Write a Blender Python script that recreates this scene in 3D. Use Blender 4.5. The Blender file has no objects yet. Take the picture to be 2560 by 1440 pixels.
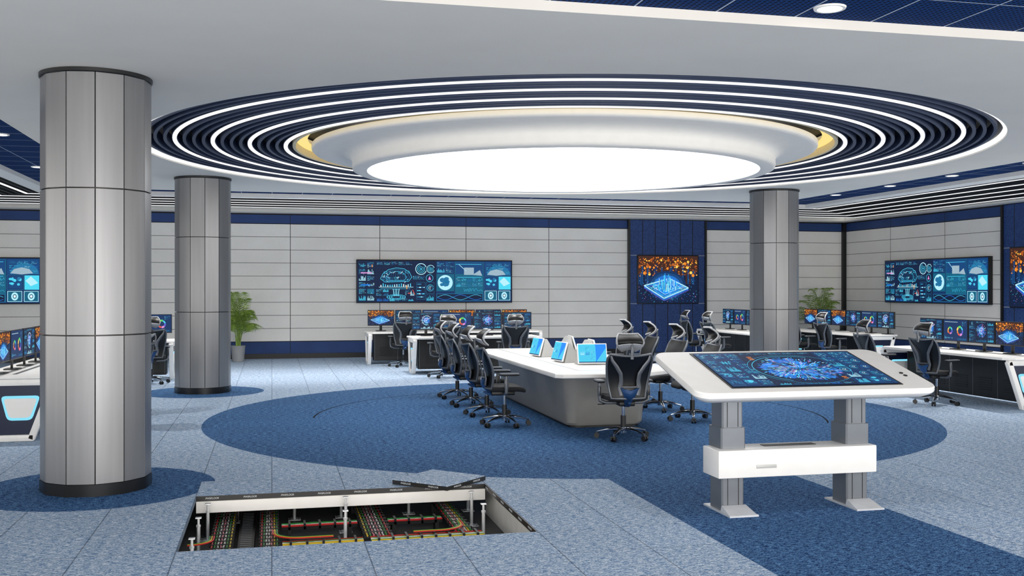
import bpy, bmesh, math, random
from mathutils import Vector, Matrix
scene = bpy.context.scene
COL = scene.collection
scene.view_settings.view_transform = 'Standard'
scene.view_settings.exposure = 0.15
R_ = math.radians

# ------------------------------------------------------------------ materials
def lin(c):
    o = []
    for v in c[:3]:
        v = v / 255.0
        o.append(v / 12.92 if v <= 0.04045 else ((v + 0.055) / 1.055) ** 2.4)
    return (o[0], o[1], o[2], 1.0)

class N:
    def __init__(s, m):
        s.nt = m.node_tree
    def new(s, t):
        return s.nt.nodes.new(t)
    def setin(s, sock, v):
        if isinstance(v, bpy.types.NodeSocket):
            s.nt.links.new(v, sock)
        elif v is not None:
            sock.default_value = v
    def math(s, op, a, b=None, c=None):
        n = s.new('ShaderNodeMath'); n.operation = op
        s.setin(n.inputs[0], a); s.setin(n.inputs[1], b); s.setin(n.inputs[2], c)
        return n.outputs[0]
    def mix(s, f, a, b, mode='MIX'):
        n = s.new('ShaderNodeMix'); n.data_type = 'RGBA'; n.blend_type = mode
        s.setin(n.inputs[0], f); s.setin(n.inputs[6], a); s.setin(n.inputs[7], b)
        return n.outputs[2]
    def pos(s):
        g = s.new('ShaderNodeNewGeometry'); x = s.new('ShaderNodeSeparateXYZ')
        s.nt.links.new(g.outputs['Position'], x.inputs[0])
        return g.outputs['Position'], x.outputs[0], x.outputs[1], x.outputs[2]
    def noise(s, vec, scale, detail=2.0, stretch=None, rough=0.5):
        if stretch:
            mp = s.new('ShaderNodeMapping'); s.nt.links.new(vec, mp.inputs[0])
            mp.inputs['Scale'].default_value = stretch; vec = mp.outputs[0]
        n = s.new('ShaderNodeTexNoise'); s.nt.links.new(vec, n.inputs['Vector'])
        n.inputs['Scale'].default_value = scale; n.inputs['Detail'].default_value = detail
        n.inputs['Roughness'].default_value = rough
        return n.outputs['Fac']
    def ramp(s, f, stops):
        n = s.new('ShaderNodeValToRGB'); s.nt.links.new(f, n.inputs[0])
        e = n.color_ramp.elements
        e[0].position, e[0].color = stops[0]; e[1].position, e[1].color = stops[-1]
        for p, c in stops[1:-1]:
            q = e.new(p); q.color = c
        return n.outputs[0]
    def line(s, v, off, pitch, width):
        a = s.math('SUBTRACT', v, off - 100 * pitch)
        a = s.math('MODULO', a, pitch)
        return s.math('LESS_THAN', a, width)

def bsdf(m):
    return m.node_tree.nodes['Principled BSDF']

MATS = {}
def mat(name, color, rough=0.5, metal=0.0, var=0.06, nscale=8.0, coat=0.0, stretch=None, bump=0.0):
    if name in MATS: return MATS[name]
    m = bpy.data.materials.new(name); m.use_nodes = True
    b = bsdf(m); n = N(m)
    c = lin(color)
    tc = n.new('ShaderNodeTexCoord')
    f = n.noise(tc.outputs['Object'], nscale, 2.0, stretch)
    lo = tuple(x * (1 - var) for x in c[:3]) + (1,)
    hi = tuple(min(1, x * (1 + var)) for x in c[:3]) + (1,)
    col = n.ramp(f, [(0.3, lo), (0.7, hi)])
    n.nt.links.new(col, b.inputs['Base Color'])
    b.inputs['Roughness'].default_value = rough
    b.inputs['Metallic'].default_value = metal
    b.inputs['Coat Weight'].default_value = coat
    if bump:
        bp = n.new('ShaderNodeBump'); bp.inputs['Strength'].default_value = bump
        bp.inputs['Distance'].default_value = 0.01
        n.nt.links.new(f, bp.inputs['Height']); n.nt.links.new(bp.outputs[0], b.inputs['Normal'])
    MATS[name] = m
    return m

def emis(name, color, s=1.0, base=True):
    if name in MATS: return MATS[name]
    m = bpy.data.materials.new(name); m.use_nodes = True
    b = bsdf(m)
    b.inputs['Base Color'].default_value = (0.01, 0.01, 0.012, 1)
    b.inputs['Roughness'].default_value = 0.5
    b.inputs['Specular IOR Level'].default_value = 0.2
    b.inputs['Emission Color'].default_value = lin(color)
    b.inputs['Emission Strength'].default_value = s
    MATS[name] = m
    return m

# ------------------------------------------------------------------ mesh builder
class MB:
    def __init__(s):
        s.bm = bmesh.new(); s.mats = []
    def mi(s, m):
        if m not in s.mats: s.mats.append(m)
        return s.mats.index(m)
    def _tag(s, verts, m):
        k = s.mi(m); fs = set()
        for v in verts:
            for f in v.link_faces: fs.add(f)
        for f in fs: f.material_index = k
        return fs
    def box(s, c, size, m, rot=None, bevel=0.0, seg=2):
        M = Matrix.Translation(c) @ (rot.to_4x4() if rot else Matrix()) @ Matrix.Diagonal((size[0], size[1], size[2], 1))
        r = bmesh.ops.create_cube(s.bm, size=1, matrix=M)
        s._tag(r['verts'], m)
        if bevel > 0:
            es = list({e for v in r['verts'] for e in v.link_edges})
            bmesh.ops.bevel(s.bm, geom=es, offset=bevel, segments=seg, profile=0.5, affect='EDGES')
        return s
    def cyl(s, p, q, r0, m, r1=None, n=20):
        p = Vector(p); q = Vector(q); d = q - p
        if r1 is None: r1 = r0
        M = Matrix.Translation((p + q) / 2) @ d.to_track_quat('Z', 'Y').to_matrix().to_4x4()
        r = bmesh.ops.create_cone(s.bm, cap_ends=True, segments=n, radius1=r0, radius2=r1, depth=d.length, matrix=M)
        s._tag(r['verts'], m)
        return s
    def face(s, pts, m):
        vs = [s.bm.verts.new(p) for p in pts]
        f = s.bm.faces.new(vs); f.material_index = s.mi(m)
        return s
    def loft(s, loops, m, cap0=True, cap1=True, closed=True):
        k = s.mi(m)
        L = [[s.bm.verts.new(p) for p in lp] for lp in loops]
        n = len(L[0])
        for a, b in zip(L[:-1], L[1:]):
            for i in range(n if closed else n - 1):
                j = (i + 1) % n
                f = s.bm.faces.new((a[i], a[j], b[j], b[i])); f.material_index = k
        if cap0: f = s.bm.faces.new(list(reversed(L[0]))); f.material_index = k
        if cap1: f = s.bm.faces.new(L[-1]); f.material_index = k
        return s
    def lathe(s, prof, m, n=64, c=(0, 0), closed=False):
        k = s.mi(m); rings = []
        for r, z in prof:
            rings.append([s.bm.verts.new((c[0] + r * math.cos(2 * math.pi * i / n), c[1] + r * math.sin(2 * math.pi * i / n), z)) for i in range(n)])
        pr = list(zip(rings[:-1], rings[1:]))
        if closed: pr.append((rings[-1], rings[0]))
        for a, b in pr:
            for i in range(n):
                j = (i + 1) % n
                f = s.bm.faces.new((a[i], a[j], b[j], b[i])); f.material_index = k
        return s
    def ring(s, r0, r1, z0, z1, m, n=160, c=(0, 0)):
        return s.lathe([(r0, z0), (r1, z0), (r1, z1), (r0, z1)], m, n, c, closed=True)
    def tube(s, path, rad, m, n=8, closed=False, flat=1.0):
        path = [Vector(p) for p in path]
        if not isinstance(rad, (list, tuple)): rad = [rad] * len(path)
        k = s.mi(m); loops = []; up = None; N_ = len(path)
        for i, p in enumerate(path):
            if closed: t = path[(i + 1) % N_] - path[i - 1]
            elif i == 0: t = path[1] - path[0]
            elif i == N_ - 1: t = path[-1] - path[-2]
            else: t = path[i + 1] - path[i - 1]
            t.normalize()
            if up is None:
                up = Vector((0, 0, 1)) if abs(t.z) < 0.9 else Vector((0, 1, 0))
            up = (up - t * up.dot(t)).normalized()
            sd = t.cross(up)
            loops.append([s.bm.verts.new(p + (up * math.cos(2 * math.pi * a / n) * flat + sd * math.sin(2 * math.pi * a / n)) * rad[i]) for a in range(n)])
        pr = list(zip(loops[:-1], loops[1:]))
        if closed: pr.append((loops[-1], loops[0]))
        for a, b in pr:
            for i in range(n):
                j = (i + 1) % n
                f = s.bm.faces.new((a[i], b[i], b[j], a[j])); f.material_index = k
        if not closed:
            f = s.bm.faces.new(loops[0]); f.material_index = k
            f = s.bm.faces.new(list(reversed(loops[-1]))); f.material_index = k
        return s
    def shell(s, fn, ns, nt, th, m):
        k = s.mi(m)
        g = [[s.bm.verts.new(fn(i / ns, -1 + 2 * j / nt)) for j in range(nt + 1)] for i in range(ns + 1)]
        fs = []
        for i in range(ns):
            for j in range(nt):
                f = s.bm.faces.new((g[i][j], g[i][j + 1], g[i + 1][j + 1], g[i + 1][j])); f.material_index = k; fs.append(f)
        bmesh.ops.recalc_face_normals(s.bm, faces=fs)
        bmesh.ops.solidify(s.bm, geom=fs, thickness=th)
        return s
    def prism(s, pts, z0, z1, m, inset=0.0):
        c = Vector((sum(p[0] for p in pts) / len(pts), sum(p[1] for p in pts) / len(pts)))
        def sc(d): return [(p[0] + (c.x - p[0]) / (c - Vector(p[:2])).length * d, p[1] + (c.y - p[1]) / (c - Vector(p[:2])).length * d) for p in pts]
        a = sc(inset)
        if inset:
            loops = [[(x, y, z0) for x, y in a], [(x, y, z0 + inset) for x, y in pts], [(x, y, z1 - inset) for x, y in pts], [(x, y, z1) for x, y in a]]
        else:
            loops = [[(x, y, z0) for x, y in pts], [(x, y, z1) for x, y in pts]]
        return s.loft(loops, m)
    def obj(s, name, parent=None, loc=(0, 0, 0), rot=(0, 0, 0), smooth=True, recalc=True, ang=35, **props):
        if recalc: bmesh.ops.recalc_face_normals(s.bm, faces=s.bm.faces)
        me = bpy.data.meshes.new(name); s.bm.to_mesh(me); s.bm.free()
        for m in s.mats: me.materials.append(m)
        if smooth:
            for p in me.polygons: p.use_smooth = True
            me.set_sharp_from_angle(angle=R_(ang))
        o = bpy.data.objects.new(name, me); COL.objects.link(o)
        o.location = loc; o.rotation_euler = rot
        if parent: o.parent = parent
        for k, v in props.items(): o[k] = v
        return o

def empty(name, loc, rotz=0.0, label=None, category=None, group=None):
    o = bpy.data.objects.new(name, None); COL.objects.link(o)
    o.empty_display_size = 0.2
    o.location = loc; o.rotation_euler = (0, 0, R_(rotz))
    if label: o['label'] = label
    if category: o['category'] = category
    if group: o['group'] = group
    return o

def clone(root, loc, rotz, label=None, group=None):
    def rec(o, par):
        n = o.copy(); COL.objects.link(n)
        if par is not None: n.parent = par
        for ch in list(o.children): rec(ch, n)
        return n
    n = rec(root, None)
    n.location = loc; n.rotation_euler = (0, 0, R_(rotz))
    if label: n['label'] = label
    if group: n['group'] = group
    return n

def rrect(w, h, r, n=6, cx=0, cy=0):
    pts = []
    for (sx, sy, a0) in ((1, 1, 0), (-1, 1, 90), (-1, -1, 180), (1, -1, 270)):
        for i in range(n + 1):
            a = R_(a0 + 90 * i / n)
            pts.append((cx + sx * (w / 2 - r) + r * math.cos(a), cy + sy * (h / 2 - r) + r * math.sin(a)))
    return pts

def text_obj(txt, size, m, name, parent, loc, rot, shear=0.2):
    cu = bpy.data.curves.new(name, 'FONT'); cu.body = txt; cu.size = size
    cu.align_x = 'CENTER'; cu.align_y = 'CENTER'; cu.shear = shear; cu.extrude = 0.0005; cu.offset = size * 0.012
    t = bpy.data.objects.new(name + '_tmp', cu); COL.objects.link(t)
    bpy.context.view_layer.update()
    me = bpy.data.meshes.new_from_object(t.evaluated_get(bpy.context.evaluated_depsgraph_get()))
    bpy.data.objects.remove(t)
    me.materials.clear(); me.materials.append(m)
    o = bpy.data.objects.new(name, me); COL.objects.link(o)
    o.location = loc; o.rotation_euler = rot
    if parent: o.parent = parent
    return o

# ------------------------------------------------------------------ base materials
M_white = mat('white_lacquer', (238, 236, 233), 0.3, 0, 0.02)
M_ceil = mat('ceiling_paint', (230, 225, 217), 0.7, 0, 0.015, 2)
M_trimw = mat('white_trim', (244, 241, 235), 0.8, 0, 0.015)
M_black = mat('black_plastic', (16, 17, 19), 0.4, 0, 0.1)
M_fabric = mat('black_fabric', (26, 27, 30), 0.85, 0, 0.25, 120, bump=0.3)
M_meshb = mat('black_mesh', (12, 13, 16), 0.4, 0, 0.3, 200)
M_frame = mat('gunmetal_frame', (104, 108, 114), 0.35, 0.5, 0.05)
M_headr = mat('grey_headrest', (180, 182, 186), 0.4, 0.1, 0.05)
M_chrome = mat('chrome', (200, 203, 208), 0.12, 1.0, 0.04)
M_bluep = mat('blue_plate', (38, 72, 118), 0.35, 0.3, 0.05)
M_infill = mat('dark_blue_infill', (14, 26, 56), 0.3, 0.2, 0.05)
M_colm = mat('brushed_column_panel', (142, 142, 144), 0.36, 0.78, 0.05, 3, stretch=(6, 6, 0.3))
M_dark = mat('void_black', (8, 8, 9), 0.7, 0, 0.1)
M_navy = mat('navy_baffle', (46, 60, 90), 0.5, 0.1, 0.06)
M_bbaf = mat('black_baffle', (20, 22, 28), 0.6, 0.1, 0.06)
M_tabg = mat('grey_table_base', (134, 133, 130), 0.45, 0, 0.04)
M_tabg2 = mat('grey_unit', (176, 176, 174), 0.4, 0.1, 0.04)
M_leg = mat('grey_leg_metal', (118, 122, 128), 0.35, 0.4, 0.04)
M_hand = mat('pale_grey_slot', (190, 190, 188), 0.4, 0.1, 0.04)
M_pot = mat('grey_pot', (150, 152, 154), 0.5, 0, 0.05)
M_soil = mat('soil', (45, 35, 26), 0.95, 0, 0.4, 40)
M_leaf = mat('palm_leaf', (132, 160, 66), 0.5, 0, 0.5, 14)
M_steel = mat('galvanised_steel', (225, 227, 230), 0.3, 0.4, 0.05)
M_tray = mat('black_tray', (16, 17, 19), 0.5, 0.2, 0.1)
M_void = mat('plenum_grey', (78, 78, 78), 0.6, 0, 0.15)
M_vwall = mat('plenum_side', (215, 214, 210), 0.6, 0, 0.05)
M_cream = mat('cream_perforated', (238, 222, 188), 0.6, 0, 0.12, 60)
E_lamp = emis('lamp_diffuser', (255, 255, 255), 3.2)
E_ring = emis('led_ring', (255, 255, 255), 1.0)
E_strip = emis('led_strip', (250, 252, 255), 1.1)
E_warm = emis('warm_cove', (255, 226, 135), 0.88)
E_down = emis('downlight_lens', (255, 252, 245), 6.0)

# carpets / floor
def carpet(n, vec, cols):
    f1 = n.noise(vec, 1.0, 3.0, (18, 76, 1), 0.7)
    f2 = n.noise(vec, 1.0, 2.0, (70, 220, 1), 0.6)
    f = n.math('ADD', n.math('MULTIPLY', f1, 0.5), n.math('MULTIPLY', f2, 0.5))
    return n.ramp(f, [(0.45, lin(cols[0])), (0.5, lin(cols[1])), (0.55, lin(cols[2]))])
LIGHTC = [(84, 118, 160), (138, 166, 196), (212, 220, 228)]
DARKC = [(8, 34, 76), (30, 74, 126), (98, 140, 182)]
def floor_material():
    m = bpy.data.materials.new('carpet_floor'); m.use_nodes = True
    n = N(m); b = bsdf(m)
    P, x, y, z = n.pos()
    li = carpet(n, P, LIGHTC); dk = carpet(n, P, DARKC)
    def disc(cx, cy, r):
        dx = n.math('SUBTRACT', x, cx); dy = n.math('SUBTRACT', y, cy)
        d = n.math('SQRT', n.math('ADD', n.math('MULTIPLY', dx, dx), n.math('MULTIPLY', dy, dy)))
        return n.math('LESS_THAN', d, r), d, dy
    main, dist, dyc = disc(4.0, 13.7, 4.87)
    c1 = disc(-1.5, 9.6, 1.0)[0]
    keep = n.math('MULTIPLY', n.math('GREATER_THAN', x, -0.62), n.math('LESS_THAN', y, 9.65))
    c1 = n.math('MULTIPLY', c1, n.math('SUBTRACT', 1.0, keep))
    mk = n.math('MAXIMUM', main, c1)
    for (a, c, r) in ((-1.13, 18.0, 1.0), (9.29, 17.8, 1.0), (9.3, 9.6, 1.0)):
        mk = n.math('MAXIMUM', mk, disc(a, c, r)[0])
    pth = n.math('MULTIPLY', n.math('MULTIPLY', n.math('GREATER_THAN', x, 3.0), n.math('LESS_THAN', x, 4.75)), n.math('LESS_THAN', y, 11.0))
    mk = n.math('MAXIMUM', mk, pth)
    col = n.mix(mk, li, dk)
    tx = n.math('FLOOR', n.math('DIVIDE', x, 0.62)); ty = n.math('FLOOR', n.math('DIVIDE', n.math('SUBTRACT', y, 7.12), 0.62))
    cb = n.new('ShaderNodeCombineXYZ'); n.nt.links.new(tx, cb.inputs[0]); n.nt.links.new(ty, cb.inputs[1])
    wn = n.new('ShaderNodeTexWhiteNoise'); wn.noise_dimensions = '2D'; n.nt.links.new(cb.outputs[0], wn.inputs['Vector'])
    vfac = n.math('MULTIPLY_ADD', wn.outputs[0], 0.06, 0.97)
    vc = n.new('ShaderNodeCombineXYZ')
    for i in range(3): n.nt.links.new(vfac, vc.inputs[i])
    col = n.mix(1.0, col, vc.outputs[0], 'MULTIPLY')
    ln = n.math('MAXIMUM', n.line(x, -0.004, 0.62, 0.008), n.math('MULTIPLY', n.line(y, 7.116, 0.62, 0.008), 0.6))
    ln = n.math('MULTIPLY', ln, n.math('SUBTRACT', 1.0, n.math('MULTIPLY', mk, 0.75)))
    col = n.mix(n.math('MULTIPLY', ln, 0.6), col, lin((20, 30, 45)))
    seg = n.math('MAXIMUM', n.math('GREATER_THAN', dyc, 0.35), n.math('MULTIPLY', n.math('GREATER_THAN', x, 4.0), n.math('GREATER_THAN', dyc, -1.7)))
    arc = n.math('MULTIPLY', n.math('LESS_THAN', n.math('ABSOLUTE', n.math('SUBTRACT', dist, 3.47)), 0.012), seg)
    col = n.mix(arc, col, lin((8, 12, 20)))
    n.nt.links.new(col, b.inputs['Base Color'])
    b.inputs['Roughness'].default_value = 0.9
    b.inputs['Specular IOR Level'].default_value = 0.1
    return m
M_floor = floor_material()
def tile_material():
    m = bpy.data.materials.new('carpet_tile_top'); m.use_nodes = True
    n = N(m); P, x, y, z = n.pos()
    n.nt.links.new(carpet(n, P, LIGHTC), bsdf(m).inputs['Base Color']); bsdf(m).inputs['Roughness'].default_value = 0.9
    return m
M_tile = tile_material()

def wall_material(name, axis, off):
    m = bpy.data.materials.new(name); m.use_nodes = True
    n = N(m); b = bsdf(m)
    P, x, y, z = n.pos(); a = x if axis == 0 else y
    vo = n.new('ShaderNodeTexVoronoi'); n.nt.links.new(P, vo.inputs['Vector']); vo.inputs['Scale'].default_value = 32
    dots = n.math('LESS_THAN', vo.outputs['Distance'], 0.22)
    f = n.noise(P, 1.5, 3)
    base = n.ramp(f, [(0.3, lin((246, 243, 238))), (0.7, lin((252, 250, 246)))])
    base = n.mix(n.math('MULTIPLY', dots, 0.16), base, lin((175, 175, 173)))
    hl = n.line(z, 0.414, 0.325, 0.013)
    hl = n.math('MULTIPLY', hl, 0.8)
    col = n.mix(hl, base, lin((40, 40, 42)))
    blue = n.ramp(f, [(0.3, lin((30, 60, 114))), (0.7, lin((38, 70, 130)))])
    bz = n.math('MAXIMUM', n.math('GREATER_THAN', z, 3.345), n.math('LESS_THAN', z, 0.42))
    col = n.mix(bz, col, blue)
    vl = n.line(a, off, 2.225, 0.014)
    edge = n.math('MAXIMUM', n.math('LESS_THAN', n.math('ABSOLUTE', n.math('SUBTRACT', z, 0.42)), 0.01),
                  n.math('LESS_THAN', n.math('ABSOLUTE', n.math('SUBTRACT', z, 3.345)), 0.01))
    col = n.mix(n.math('MAXIMUM', vl, edge), col, lin((18, 20, 26)))
    col = n.mix(n.math('GREATER_THAN', z, 3.565), col, lin((12, 12, 14)))
    n.nt.links.new(col, b.inputs['Base Color']); b.inputs['Roughness'].default_value = 0.65
    return m
M_wb = wall_material('wall_panels_back', 0, 0.44)
M_wr = wall_material('wall_panels_side', 1, 26.1)

def bluepanel_material(name, axis, off):
    m = bpy.data.materials.new(name); m.use_nodes = True
    n = N(m); b = bsdf(m)
    P, x, y, z = n.pos(); a = x if axis == 0 else y
    f = n.noise(P, 40, 2)
    col = n.ramp(f, [(0.35, lin((26, 54, 108))), (0.65, lin((46, 80, 140)))])
    ln = n.line(a, off, 0.36, 0.022)
    col = n.mix(ln, col, lin((8, 14, 32)))
    hl = n.math('MAXIMUM', n.math('LESS_THAN', n.math('ABSOLUTE', n.math('SUBTRACT', z, 1.33)), 0.01), n.math('LESS_THAN', n.math('ABSOLUTE', n.math('SUBTRACT', z, 2.63)), 0.01))
    col = n.mix(hl, col, lin((150, 160, 180)))
    n.nt.links.new(col, b.inputs['Base Color']); b.inputs['Roughness'].default_value = 0.6
    return m
M_bpb = bluepanel_material('blue_panel_back', 0, 9.35)
M_bpr = bluepanel_material('blue_panel_side', 1, 17.4)

def gridceil_material():
    m = bpy.data.materials.new('blue_grid_ceiling'); m.use_nodes = True
    n = N(m); b = bsdf(m)
    P, x, y, z = n.pos()
    mx = n.math('SUBTRACT', n.math('MODULO', n.math('ADD', x, 60.0), 0.04), 0.02)
    my = n.math('SUBTRACT', n.math('MODULO', n.math('ADD', y, 60.0), 0.04), 0.02)
    d = n.math('ADD', n.math('MULTIPLY', mx, mx), n.math('MULTIPLY', my, my))
    dots = n.math('LESS_THAN', d, 0.00015)
    col = n.mix(dots, lin((14, 56, 112)), lin((3, 10, 26)))
    ln = n.math('MAXIMUM', n.line(x, 0.0, 0.6, 0.012), n.line(y, 0.0, 0.6, 0.012))
    col = n.mix(ln, col, lin((190, 200, 215)))
    n.nt.links.new(col, b.inputs['Base Color']); b.inputs['Roughness'].default_value = 0.8
    b.inputs['Specular IOR Level'].default_value = 0.08
    return m
M_grid = gridceil_material()

# ------------------------------------------------------------------ room shell
HX0, HX1, HY0, HY1 = -0.62, 1.86, 7.12, 8.98
FX0, FX1, FY0, FY1 = -12.0, 15.8, -1.5, 26.1
T = 0.045
f = MB()
def slab(x0, x1, y0, y1):
    f.box(((x0 + x1) / 2, (y0 + y1) / 2, -T / 2), (x1 - x0, y1 - y0, T), M_floor)
slab(FX0, HX0, FY0, FY1); slab(HX1, FX1, FY0, FY1); slab(HX0, HX1, FY0, HY0); slab(HX0, HX1, HY1, FY1)
f.obj('floor', smooth=False, kind='structure')

w = MB(); w.box((1.9, 26.2, 1.8), (27.8 + 0.4, 0.2, 3.7), M_wb); w.obj('wall_back', smooth=False, kind='structure')
w = MB(); w.box((15.9, 19.0, 1.8), (0.2, 14.2, 3.7), M_wr); w.obj('wall_right', smooth=False, kind='structure')
w = MB(); w.box((-12.1, 20.0, 1.8), (0.2, 12.2, 3.7), M_wr); w.obj('wall_left', smooth=False, kind='structure')
w = MB(); w.box((1.9, 26.08, 0.06), (27.8, 0.04, 0.12), M_black); w.obj('baseboard_back', smooth=False, kind='structure')
w = MB(); w.box((15.78, 19.0, 0.06), (0.04, 14.2, 0.12), M_black); w.obj('baseboard_right', smooth=False, kind='structure')
w = MB(); w.box((10.435, 26.07, 1.8), (2.17, 0.06, 3.56), M_bpb)
for x in (9.33, 11.54): w.box((x, 26.05, 1.8), (0.05, 0.1, 3.56), M_black)
w.obj('trim_1', smooth=False, kind='structure')
w = MB(); w.box((15.77, 18.47, 1.8), (0.06, 2.15, 3.56), M_bpr)
for y in (17.38, 19.57): w.box((15.75, y, 1.8), (0.1, 0.06, 3.56), M_black)
w.obj('trim_2', smooth=False, kind='structure')
w = MB(); w.box((15.75, 26.05, 1.8), (0.1, 0.1, 3.56), M_black); w.obj('trim_3', smooth=False, kind='structure')

ZC = 3.6
CX, CY, RR = 4.01, 14.0, 5.70
SX0, SX1, SY0, SY1 = -2.9, 10.7, 6.6, 20.3
angs = sorted([2 * math.pi * i / 160 for i in range(160)] + [math.atan2(yy - CY, xx - CX) % (2 * math.pi) for xx in (SX0, SX1) for yy in (SY0, SY1)])
def toRect(a):
    c, s_ = math.cos(a), math.sin(a); t = 1e9
    if c > 1e-9: t = min(t, (SX1 - CX) / c)
    if c < -1e-9: t = min(t, (SX0 - CX) / c)
    if s_ > 1e-9: t = min(t, (SY1 - CY) / s_)
    if s_ < -1e-9: t = min(t, (SY0 - CY) / s_)
    return (CX + c * t, CY + s_ * t)
outer = [toRect(a) for a in angs]; inner = [(CX + RR * math.cos(a), CY + RR * math.sin(a)) for a in angs]
w = MB()
w.loft([[(x, y, 3.80) for x, y in outer], [(x, y, ZC) for x, y in outer], [(x, y, ZC) for x, y in inner], [(x, y, 3.95) for x, y in inner]], M_ceil, cap0=False, cap1=False)
w.obj('ceiling', smooth=True, kind='structure')
w = MB(); w.loft([[(x, y, 3.95) for x, y in inner], [(x, y, 3.97) for x, y in inner]], M_dark); w.obj('trim_4', smooth=False, kind='structure')
w = MB(); ZG = 3.67
def gq(x0, x1, y0, y1): w.box(((x0 + x1) / 2, (y0 + y1) / 2, ZG + 0.02), (x1 - x0, y1 - y0, 0.04), M_grid)
gq(-4.1, 11.95, 2.0, SY0); gq(-4.1, SX0, SY0, 21.4); gq(SX1, 11.95, SY0, 21.4); gq(SX0, SX1, SY1, 21.4)
w.obj('ceiling.001', smooth=False, kind='structure')
w = MB()
def wb(x0, x1, y0, y1): w.box(((x0 + x1) / 2, (y0 + y1) / 2, ZC + 0.06), (x1 - x0, y1 - y0, 0.12), M_trimw)
wb(-4.4, -4.1, 2, 21.7); wb(11.95, 12.3, 2, 21.7); wb(-4.1, 11.95, 21.4, 21.7)
wb(-12, -7.7, 2, 26.1); wb(15.45, 15.8, 2, 26.1); wb(-7.7, 15.45, 25.5, 26.1)
w.obj('ceiling.002', smooth=False, kind='structure')

root = empty('linear_baffle_ceiling', (3.95, 23.5, 3.62), 0, 'black linear ceiling baffles with white light lines along the walls', 'ceiling baffles')
def U(mb, k0, wd, z0, z1, m):
    l = -4.4 - k0; r = 12.3 + k0; b_ = 21.7 + k0
    for (x0, x1, y0, y1) in ((l - wd, l, 2, b_ + wd), (r, r + wd, 2, b_ + wd), (l, r, b_, b_ + wd)):
        mb.box(((x0 + x1) / 2 - 3.95, (y0 + y1) / 2 - 23.5, (z0 + z1) / 2 - 3.62), (x1 - x0, y1 - y0, z1 - z0), m)
s = MB()
for k in range(20):
    if k % 4 != 2: U(s, 0.02 + k * 0.157, 0.05, 3.635, 3.76, M_bbaf)
s.obj('baffle_slats', root, smooth=False)
for k in range(20):
    if k % 4 == 2:
        s = MB(); U(s, 0.0 + k * 0.157, 0.065, 3.627, 3.634, E_strip); U(s, 0.0 + k * 0.157, 0.065, 3.6345, 3.75, M_bbaf); s.obj('light_strip', root, smooth=False)
s = MB()
for (x0, x1, y0, y1) in ((-7.7, -4.4, 2, 25.5), (12.3, 15.45, 2, 25.5), (-4.4, 12.3, 21.7, 25.5)):
    s.box(((x0 + x1) / 2 - 3.95, (y0 + y1) / 2 - 23.5, 0.25), (x1 - x0, y1 - y0, 0.03), M_dark)
s.obj('backing_panel', root, smooth=False)

root = empty('circular_baffle_ceiling', (CX, CY, 3.64), 0, 'round ceiling recess with navy concentric baffles and glowing white rings', 'ceiling fixture')
rs = [3.83, 4.295, 4.76, 5.225]
for r in rs:
    s = MB(); s.ring(r - 0.025, r + 0.025, 0.0, 0.014, E_ring); s.ring(r - 0.032, r + 0.032, 0.0145, 0.15, M_navy); s.obj('light_ring', root)
s = MB(); s.ring(RR - 0.045, RR - 0.005, -0.02, 0.03, E_ring); s.obj('light_ring', root)
for r in rs:
    for j in (1, 2, 3):
        rr_ = r + j * 0.116
        s = MB(); s.ring(rr_ - 0.02, rr_ + 0.02, 0.0, 0.15, M_navy); s.obj('baffle_ring', root)
s = MB(); s.ring(3.70, 3.74, 0.02, 0.28, M_cream); s.obj('cove_panel', root)
s = MB(); s.ring(3.54, 3.695, 0.12, 0.135, E_warm, 160); s.obj('cove_light', root)

root = empty('drum_ceiling_lamp', (CX, CY, 3.37), 0, 'huge round white drum lamp with flared rim and glowing diffuser', 'lamp')
s = MB()
s.lathe([(2.73, 0.03), (2.74, 0.0), (2.90, 0.0), (2.935, 0.015), (2.945, 0.05), (2.94, 0.12), (2.955, 0.165), (3.0, 0.20), (3.07, 0.222), (3.2, 0.235), (3.42, 0.24), (3.47, 0.248), (3.49, 0.27), (3.49, 0.32), (3.40, 0.35), (3.2, 0.36)], M_trimw, 128)
s.obj('lamp_shade', root, ang=60)
s = MB(); s.loft([[(2.735 * math.cos(2 * math.pi * i / 128), 2.735 * math.sin(2 * math.pi * i / 128), z) for i in range(128)] for z in (0.012, 0.04)], E_lamp)
s.obj('lamp_diffuser', root, smooth=False)
for a in range(0, 360, 60):
    s = MB(); s.cyl((2.4 * math.cos(R_(a)), 2.4 * math.sin(R_(a)), 0.04), (2.4 * math.cos(R_(a)), 2.4 * math.sin(R_(a)), 0.58), 0.02, M_steel); s.obj('suspension_rod', root)

root = empty('downlight', (3.72, 6.33, ZG), 0, 'small round recessed ceiling spotlight in blue tile ceiling', 'spotlight', 'recessed downlights in the blue ceiling')
s = MB(); s.lathe([(0.075, 0.01), (0.085, -0.012), (0.105, -0.012), (0.11, 0.0)], M_trimw, 28); s.obj('trim_ring', root)
s = MB(); s.cyl((0, 0, -0.008), (0, 0, 0.0), 0.075, E_down, n=28); s.obj('lens', root)
DL = [(u, 20.85) for u in (-2.5, -0.65, 1.19, 3.03, 4.87, 6.7, 8.55, 10.4)] + [(11.3, v) for v in (11.6, 13.45, 15.3, 17.1, 19.0)] + [(-3.3, 13.9), (-3.6, 17.5), (0.3, 5.2), (6.8, 5.2)]
for (u, v) in DL: clone(root, (u, v, ZG), 0)
for (u, v) in DL + [(3.72, 6.33)]:
    L = bpy.data.lights.new('downlight_bulb', 'SPOT'); L.energy = 300 if v > 12 else 70; L.spot_size = R_(155); L.spot_blend = 1.0; L.shadow_soft_size = 0.08; L.color = (1.0, 0.96, 0.90)
    o = bpy.data.objects.new('downlight_bulb', L); COL.objects.link(o); o.location = (u, v, ZG - 0.03)

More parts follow.
